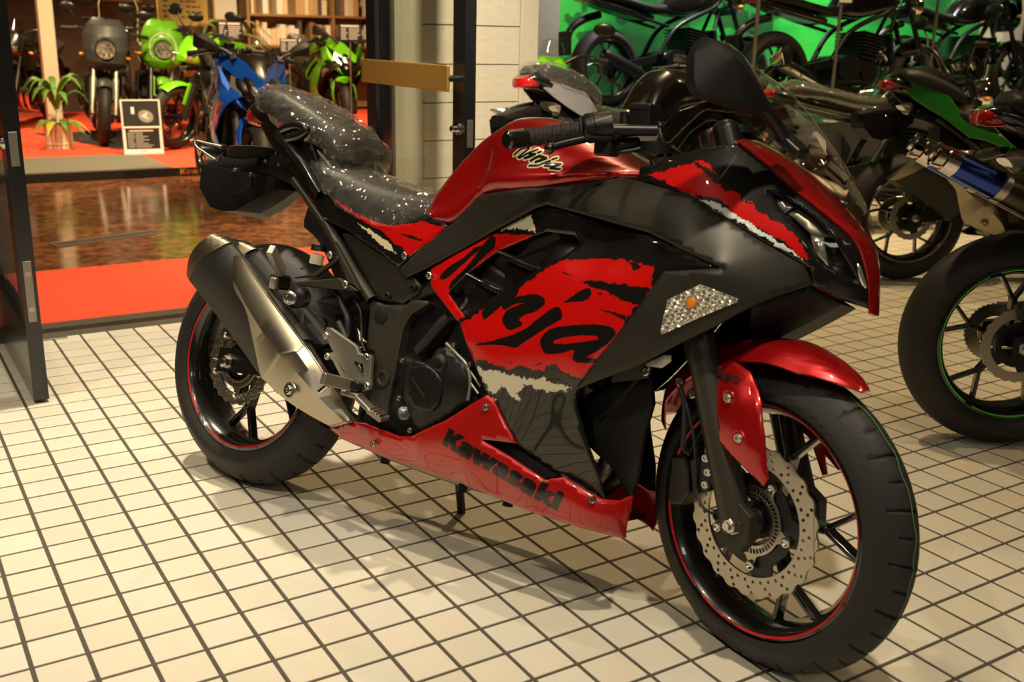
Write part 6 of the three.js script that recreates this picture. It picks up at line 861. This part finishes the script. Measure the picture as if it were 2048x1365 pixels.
// green smoke-printed wall
{
  const t = dataTex(512, 256, (u, v) => { const s = fbm(u * 9, v * 5 + 0.6 * fbm(u * 6, v * 6), 3, 5), k = clamp((s - 0.28) * 2.4, 0, 1), line = 1 - 0.08 * (Math.abs((v * 22) % 1 - 0.5) > 0.47 ? 1 : 0), d = fbm(u * 14 + 7, v * 7, 1) > 0.62 ? 0.55 : 1; return [(0.03 + 0.16 * k * k) * line * d, (0.28 + 0.42 * k) * line * d, (0.09 + 0.14 * k) * line * d]; });
  t.repeat.set(0.14, 0.33); const g = std(rgb(1, 1, 1), 0.55, 0, { map: t });
  struct('wall_green', metreUV(box(4.85, 12.5, 0, 3.05, -4.86, -4.78)), g, 'green smoke-patterned wall behind the right-hand motorcycles', 'wall');
  struct('wall_partition', metreUV(box(3.5, 4.85, 0, 3.05, -4.86, -4.78)), wallMat([0.3, 0.28, 0.22]), 'plain grey wall between the pillar and the green wall', 'wall');
  struct('trim_post', metreUV(box(10.3, 10.65, 0, 3.05, -4.78, -4.5)), wallMat([0.55, 0.45, 0.3]), 'cream post at the right end of the green wall', 'post');
  for (const [x, z] of [[5.15, -2.85], [5.95, -2.85], [7.0, -2.84], [8.4, -2.84]]) { const r = thing('tag_pole', 'thin grey pole on the stage edge, ' + ['leftmost of four', 'second of four', 'third of four', 'rightmost of four'][[5.15, 5.95, 7.0, 8.4].indexOf(x)], 'pole', [x, 0.58, z], 0, 'thin poles on the stage edge'); part('shaft', rod([0, 0.01, 0], [0, 1.6, 0], 0.012), M.alloy, r); if (x === 5.95) part('tag', slab([0.02, 0.86, 0.02], [0.13, 0.06, 0.004], 0.001), M.white, r); part('foot', turned([0, 0, 0], [0, 1, 0], [[0, 0], [0, 0.07], [0.01, 0.06], [0.015, 0]], 20), M.alloy, r); }
}
// ---------- showroom props ----------
{
  const T = std(rgb(0.62, 0.55, 0.42), 0.6), pole = thing('support_pole', 'cream square pole rising behind the potted plant', 'pole', [1.5, PH, -8.25]);
  part('shaft', slab([0, 1.45, 0], [0.13, 2.9, 0.13], 0.006), T, pole); part('foot_plate', slab([0, 0.006, 0], [0.2, 0.012, 0.2], 0.003), T, pole);
  // potted plant
  const [px, pz] = [[1.435,-7.71]][0], pot = thing('potted_plant', 'green leafy plant in a round white slatted pot on the carpet', 'plant', [px, PH, pz]), white = std(rgb(0.62, 0.56, 0.43), 0.7), leafM = phy(rgb(0.1, 0.26, 0.02), 0.5, 0, { transmission: 0.3, thickness: 0 }), leafY = phy(rgb(0.42, 0.42, 0.06), 0.5, 0, { transmission: 0.3, thickness: 0 });
  part('pot_liner', turned([0, 0, 0], [0, 1, 0], [[0, 0], [0, 0.1], [0.2, 0.105], [0.2, 0.09], [0.17, 0.09], [0.17, 0]], 28), white, pot);
  for (let i = 0; i < 18; i++) { const a = i / 18 * Math.PI * 2; part('slat', slab([Math.cos(a) * 0.11, 0.11, Math.sin(a) * 0.11], [0.012, 0.22, 0.033], 0.003, [0, -a, 0]), white, pot); }
  for (const y of [0.04, 0.18]) part('hoop', wheelLathe([[0.118, 0], [0.122, 0.006], [0.118, 0.012]], 32).rotateX(-Math.PI / 2).translate(0, y, 0), white, pot);
  part('soil', rod([0, 0.16, 0], [0, 0.175, 0], 0.09), std(rgb(0.05, 0.03, 0.02), 0.9), pot);
  const r = mulberry(23); part('stem', tube([[0, 0.17, 0], [0.01, 0.35, 0], [0, 0.5, 0.01]], 0.012, 10, 8), white, pot);
  for (let i = 0; i < 26; i++) {
    const low = i > 15, y0 = low ? 0.2 : 0.34 + r() * 0.16, a = i * 2.4 + r() * 0.5, L = 0.16 + r() * 0.16, w = 0.028 + r() * 0.014, rows = [];
    for (let k = 0; k <= 8; k++) { const u = k / 8, rr = 0.02 + L * u, y = y0 + (low ? 0.1 : 0.22) * Math.sin(u * 2.1) - 0.14 * u * u, ww = w * Math.sin(Math.PI * Math.min(1, u * 0.92 + 0.08)), row = []; for (const s of [-1, 0, 1]) row.push([Math.cos(a) * rr - Math.sin(a) * s * ww, y - 0.012 * Math.abs(s), Math.sin(a) * rr + Math.cos(a) * s * ww]); rows.push(row); }
    part('leaf', sheet(rows, { deg: 60 }), low && i % 2 ? leafY : leafM, pot);
  }
  // price stand
  const [sx, sz] = [[1.998,-6.942]][0], st = thing('price_stand', 'white folding price stand with picture and black specification sheet', 'sign', [sx, PH, sz], -0.12);
  const wM = std(rgb(0.72, 0.7, 0.66), 0.5); st.rotation.order = 'YXZ'; st.rotation.x = -0.16;
  part('frame', [slab([0, 0.012, 0], [0.33, 0.024, 0.03], 0.004), slab([0, 0.235, 0], [0.33, 0.016, 0.022], 0.004), slab([-0.157, 0.24, 0], [0.016, 0.46, 0.022], 0.004), slab([0.157, 0.24, 0], [0.016, 0.46, 0.022], 0.004), slab([0, 0.465, 0], [0.33, 0.014, 0.022], 0.004)], wM, st);
  part('back_leg', [rod([-0.12, 0.45, -0.01], [-0.12, 0.03, -0.1], 0.006), rod([0.12, 0.45, -0.01], [0.12, 0.03, -0.1], 0.006)], wM, st);
  const sheetTex = print(-0.15, 0.02, 0.15, 0.23, 900, (c, X, Y, cv) => { c.fillStyle = '#f0ede6'; c.fillRect(0, 0, cv.width, cv.height); c.fillStyle = '#17181a'; c.fillRect(X(-0.14), Y(0.225), X(0.14) - X(-0.14), Y(0.05) - Y(0.225)); c.fillStyle = '#cfcdc6'; const q = mulberry(3); c.fillRect(X(-0.11), Y(0.212), 180, 9); for (let i = 0; i < 9; i++) { c.fillRect(X(-0.125), Y(0.19 - i * 0.015), 40 + q() * 20, 4); c.fillRect(X(-0.06), Y(0.19 - i * 0.015), 50 + q() * 90, 4); } c.fillStyle = '#d0462c'; c.fillRect(X(-0.03), Y(0.037), 50, 6); });
  const pic = print(-0.15, 0.25, 0.15, 0.46, 500, (c, X, Y, cv) => { c.fillStyle = '#2c2d2d'; c.fillRect(0, 0, cv.width, cv.height); c.fillStyle = '#8d8d8a'; c.beginPath(); c.ellipse(X(0.04), Y(0.33), 32, 26, 0.4, 0, 7); c.fill(); c.fillStyle = '#d8d8d2'; c.beginPath(); c.moveTo(X(0.0), Y(0.33)); c.lineTo(X(0.06), Y(0.37)); c.lineTo(X(0.04), Y(0.33)); c.lineTo(X(0.07), Y(0.3)); c.fill(); c.fillRect(X(-0.08), Y(0.41), 14, 30); });
  const face = (y0, y1, tex) => { const g = new THREE.BoxGeometry(0.3, y1 - y0, 0.004).translate(0, (y0 + y1) / 2, 0.002), p = g.attributes.position, u = g.attributes.uv; for (let i = 0; i < p.count; i++) u.setXY(i, p.getX(i), p.getY(i)); return g; };
  part('specification_sheet', face(0.024, 0.227), std(rgb(1, 1, 1), 0.5, 0, { map: sheetTex }), st); part('picture', face(0.243, 0.458), std(rgb(1, 1, 1), 0.4, 0, { map: pic }), st);
  // black mat under the retro bike
  const m0 = [[1.419,-9.171],[1.881,-7.461],[2.642,-7.511],[2.332,-9.229]]; const sh = new THREE.Shape(m0.map((p) => new THREE.Vector2(p[0], -p[1]))), mg = new THREE.ExtrudeGeometry(sh, { depth: 0.006, bevelEnabled: false }).rotateX(-Math.PI / 2).translate(0, PH, 0);
  solo('floor_mat', mg, std(rgb(0.02, 0.018, 0.017), 0.9), 'black rubber mat under the black retro motorcycle', 'mat');
}
// cards clipped to the bikes
{
  const cardTex = print(0, 0, 0.2, 0.14, 900, (c, X, Y, cv) => { c.fillStyle = '#1c1c1d'; c.fillRect(0, 0, cv.width, cv.height); c.fillStyle = '#bdbcb6'; const q = mulberry(9); c.fillRect(10, 8, 150, 14); for (let i = 0; i < 6; i++) { c.fillRect(10, 32 + i * 14, 40 + q() * 20, 6); c.fillRect(75, 32 + i * 14, 30 + q() * 70, 6); } });
  const cm = std(rgb(1, 1, 1), 0.5, 0, { map: cardTex }), paper = std(rgb(0.75, 0.68, 0.5), 0.7);
  const spots = [[460, 62, -7.3, 'black specification card standing behind the lime naked motorcycle', 0.24], [578, 92, -7.6, 'white-topped price card behind the blue sport motorcycle', 0.2], [700, 66, -7.3, 'grey price card above the lime sport motorcycle', 0.24]];
  for (const [x, y, Z, lab, w] of spots) {
    const u = (x - 1024) / 2100, v = (y - 682.5) / 2100, d = [0.50996 + u * 0.85033 - v * 0.12993, -0.28127 + u * 0.02209 - v * 0.95937, -0.81291 + u * 0.52579 + v * 0.25044], t = (Z - 2.588) / d[2], P = [-0.157 + d[0] * t, 1.148 + d[1] * t, Z];
    const k = thing('price_card', lab, 'card', [P[0], PH, P[2]], 0.1, 'price cards among the bikes'); const hgt = P[1] - PH;
    const g = new THREE.BoxGeometry(w, w * 0.7, 0.004).translate(0, hgt, 0.01), p = g.attributes.position, uv = g.attributes.uv; for (let i = 0; i < p.count; i++) uv.setXY(i, (p.getX(i) / w + 0.5) * 0.2, ((p.getY(i) - hgt) / (w * 0.7) + 0.5) * 0.14);
    part('card', g, cm, k); part('stand', [rod([0, 0.01, 0], [0, hgt, 0], 0.007)], M.alloy, k); part('foot', turned([0, 0, 0], [0, 1, 0], [[0, 0], [0, 0.1], [0.012, 0.09], [0.015, 0]], 20), M.black, k);
  }
}
// rear wall: shelving, boards, plants
{
  const wood = std(rgb(0.3, 0.17, 0.07), 0.6, 0, { map: noiseTex }), cols = [[0.7, 0.6, 0.42], [0.62, 0.5, 0.34], [0.2, 0.12, 0.06], [0.72, 0.68, 0.58], [0.5, 0.34, 0.16], [0.08, 0.07, 0.06]].map((c) => std(rgb(...c), 0.7));
  const sx = 5.6, sz = -11.7, sh = thing('shelf_unit', 'brown wooden shelf unit full of books along the rear wall', 'shelf', [sx, 0.0 + PH, sz]);
  part('side_panel', slab([-1.1, 1.1, 0], [0.04, 2.2, 0.3]), wood, sh); part('side_panel', slab([1.1, 1.1, 0], [0.04, 2.2, 0.3]), wood, sh); part('back_panel', slab([0, 1.1, -0.14], [2.2, 2.2, 0.02]), wood, sh); part('divider', slab([0.1, 1.1, 0], [0.04, 2.2, 0.29]), wood, sh);
  const r = mulberry(77), ys = [0.05, 0.45, 0.85, 1.25, 1.65, 2.05]; for (const y of ys) part('shelf', slab([0, y, 0], [2.16, 0.03, 0.28]), wood, sh);
  const where = ['lowest shelf', 'second shelf', 'third shelf', 'fourth shelf', 'top shelf'];
  const ord = ['first', 'second', 'third', 'fourth', 'fifth', 'sixth', 'seventh', 'eighth', 'ninth', 'tenth'], hue = ['cream', 'tan', 'dark brown', 'white', 'orange brown', 'black'];
  for (let k = 2; k < 5; k++) { let x = -1.05; const n = [0, 0, 0, 0, 0, 0]; while (x < 1.0) { const w = 0.035 + r() * 0.05, h = 0.2 + r() * 0.13, gap = r() < 0.18 ? 0.12 : 0.004; if (!(x < 0.13 && x + w > 0.07)) { const ci = Math.floor(r() * 6), b = solo('book', slab([0, h / 2, 0], [w, h, 0.2], 0.003), cols[ci], ord[n[ci]++] + ' ' + hue[ci] + ' book from the left on the ' + where[k] + ' of the brown unit', 'book', 'books on the ' + where[k]); b.position.set(sx + x + w / 2, PH + ys[k] + 0.016, sz + 0.02); } x += w + gap; } }
  const boardTex = print(0, 0, 0.62, 0.5, 500, (c, X, Y, cv) => { c.fillStyle = '#c8a466'; c.fillRect(0, 0, cv.width, cv.height); c.fillStyle = '#6b4a22'; const q = mulberry(5); for (let i = 0; i < 6; i++) for (let j = 0; j < 7; j++) if (q() > 0.25) c.fillRect(30 + j * 36, 60 + i * 28, 16 + q() * 16, 10); c.fillStyle = '#b0402a'; c.beginPath(); c.arc(40, 200, 8, 0, 7); c.fill(); });
  const bd = thing('notice_board', 'cream notice board with brown writing hanging above the green bikes', 'board', [3.15, 1.4, -9.7], 0.3); const g = new THREE.BoxGeometry(0.62, 0.5, 0.02), p = g.attributes.position, u = g.attributes.uv; for (let i = 0; i < p.count; i++) u.setXY(i, p.getX(i) + 0.31, p.getY(i) + 0.25); part('panel', g, std(rgb(1, 1, 1), 0.6, 0, { map: boardTex }), bd); part('cord', [rod([-0.25, 0.25, 0], [-0.25, 1.6, 0], 0.004), rod([0.25, 0.25, 0], [0.25, 1.6, 0], 0.004)], M.black, bd);
  // palms
  const palmM = phy(rgb(0.13, 0.17, 0.03), 0.6, 0, { transmission: 0.3, thickness: 0 }), q = mulberry(31);
  for (const [x, z, lab] of [[4.0, -11.2, 'tall palm plant beside the notice board'], [0.35, -10.4, 'tall palm plant behind the dark motorcycle at the left']]) {
    const t = thing('palm_plant', lab, 'plant', [x, PH, z]); part('pot', turned([0, 0, 0], [0, 1, 0], [[0, 0], [0, 0.14], [0.28, 0.18], [0.28, 0.16], [0.24, 0]], 24), M.matte, t); part('trunk', tube([[0, 0.24, 0], [0.02, 0.6, 0], [0, 1.0, 0.01]], 0.025, 10, 8), wood, t);
    for (let i = 0; i < 22; i++) { const a = i * 2.4, L = 0.5 + q() * 0.3, rows = []; for (let k = 0; k <= 8; k++) { const s = k / 8, rr = L * s, y = 0.7 + 0.3 * q() * 0.1 + (i % 3) * 0.15 + 0.7 * s - 0.75 * s * s, w = 0.05 * Math.sin(Math.PI * (0.08 + 0.92 * s)), row = []; for (const e of [-1, 0, 1]) row.push([Math.cos(a) * rr - Math.sin(a) * e * w, y - 0.02 * Math.abs(e), Math.sin(a) * rr + Math.cos(a) * e * w]); rows.push(row); } part('frond', sheet(rows, { deg: 60 }), palmM, t); }
  }
  // framed pictures on the rear wall and stacked boxes
  const frames = [[0.9, 1.35, 'small framed picture on the rear wall at far left'], [1.5, 0.9, 'lower framed picture on the rear wall at far left'], [3.0, 1.6, 'framed picture on the rear wall above the green retro bike'], [4.4, 1.4, 'framed picture on the rear wall beside the shelf unit']];
  for (const [x, y, lab] of frames) { const f = thing('picture_frame', lab, 'picture', [x, y, -11.98], 0, 'pictures on the rear wall'); part('frame', [slab([0, 0.17, 0], [0.5, 0.03, 0.03]), slab([0, -0.17, 0], [0.5, 0.03, 0.03]), slab([-0.235, 0, 0], [0.03, 0.34, 0.03]), slab([0.235, 0, 0], [0.03, 0.34, 0.03])], wood, f); part('print', slab([0, 0, -0.005], [0.46, 0.32, 0.01]), cols[3], f); }
  for (const [x, z, w, h, c, lab] of [[1.15, -11.6, 0.42, 0.95, 1, 'tall cream carton standing behind the dark bike at the left'], [0.5, -11.6, 0.5, 0.7, 0, 'cream carton on the carpet at far left']]) { const b = thing('carton', lab, 'box', [x, PH, z]); part('body', slab([0, h / 2, 0], [w, h, w * 0.8], 0.008), cols[c], b); part('tape', slab([0, h + 0.0005, 0], [0.05, 0.002, w * 0.8], 0.0005), cols[3], b); }
}
renderer.render(scene, camera);
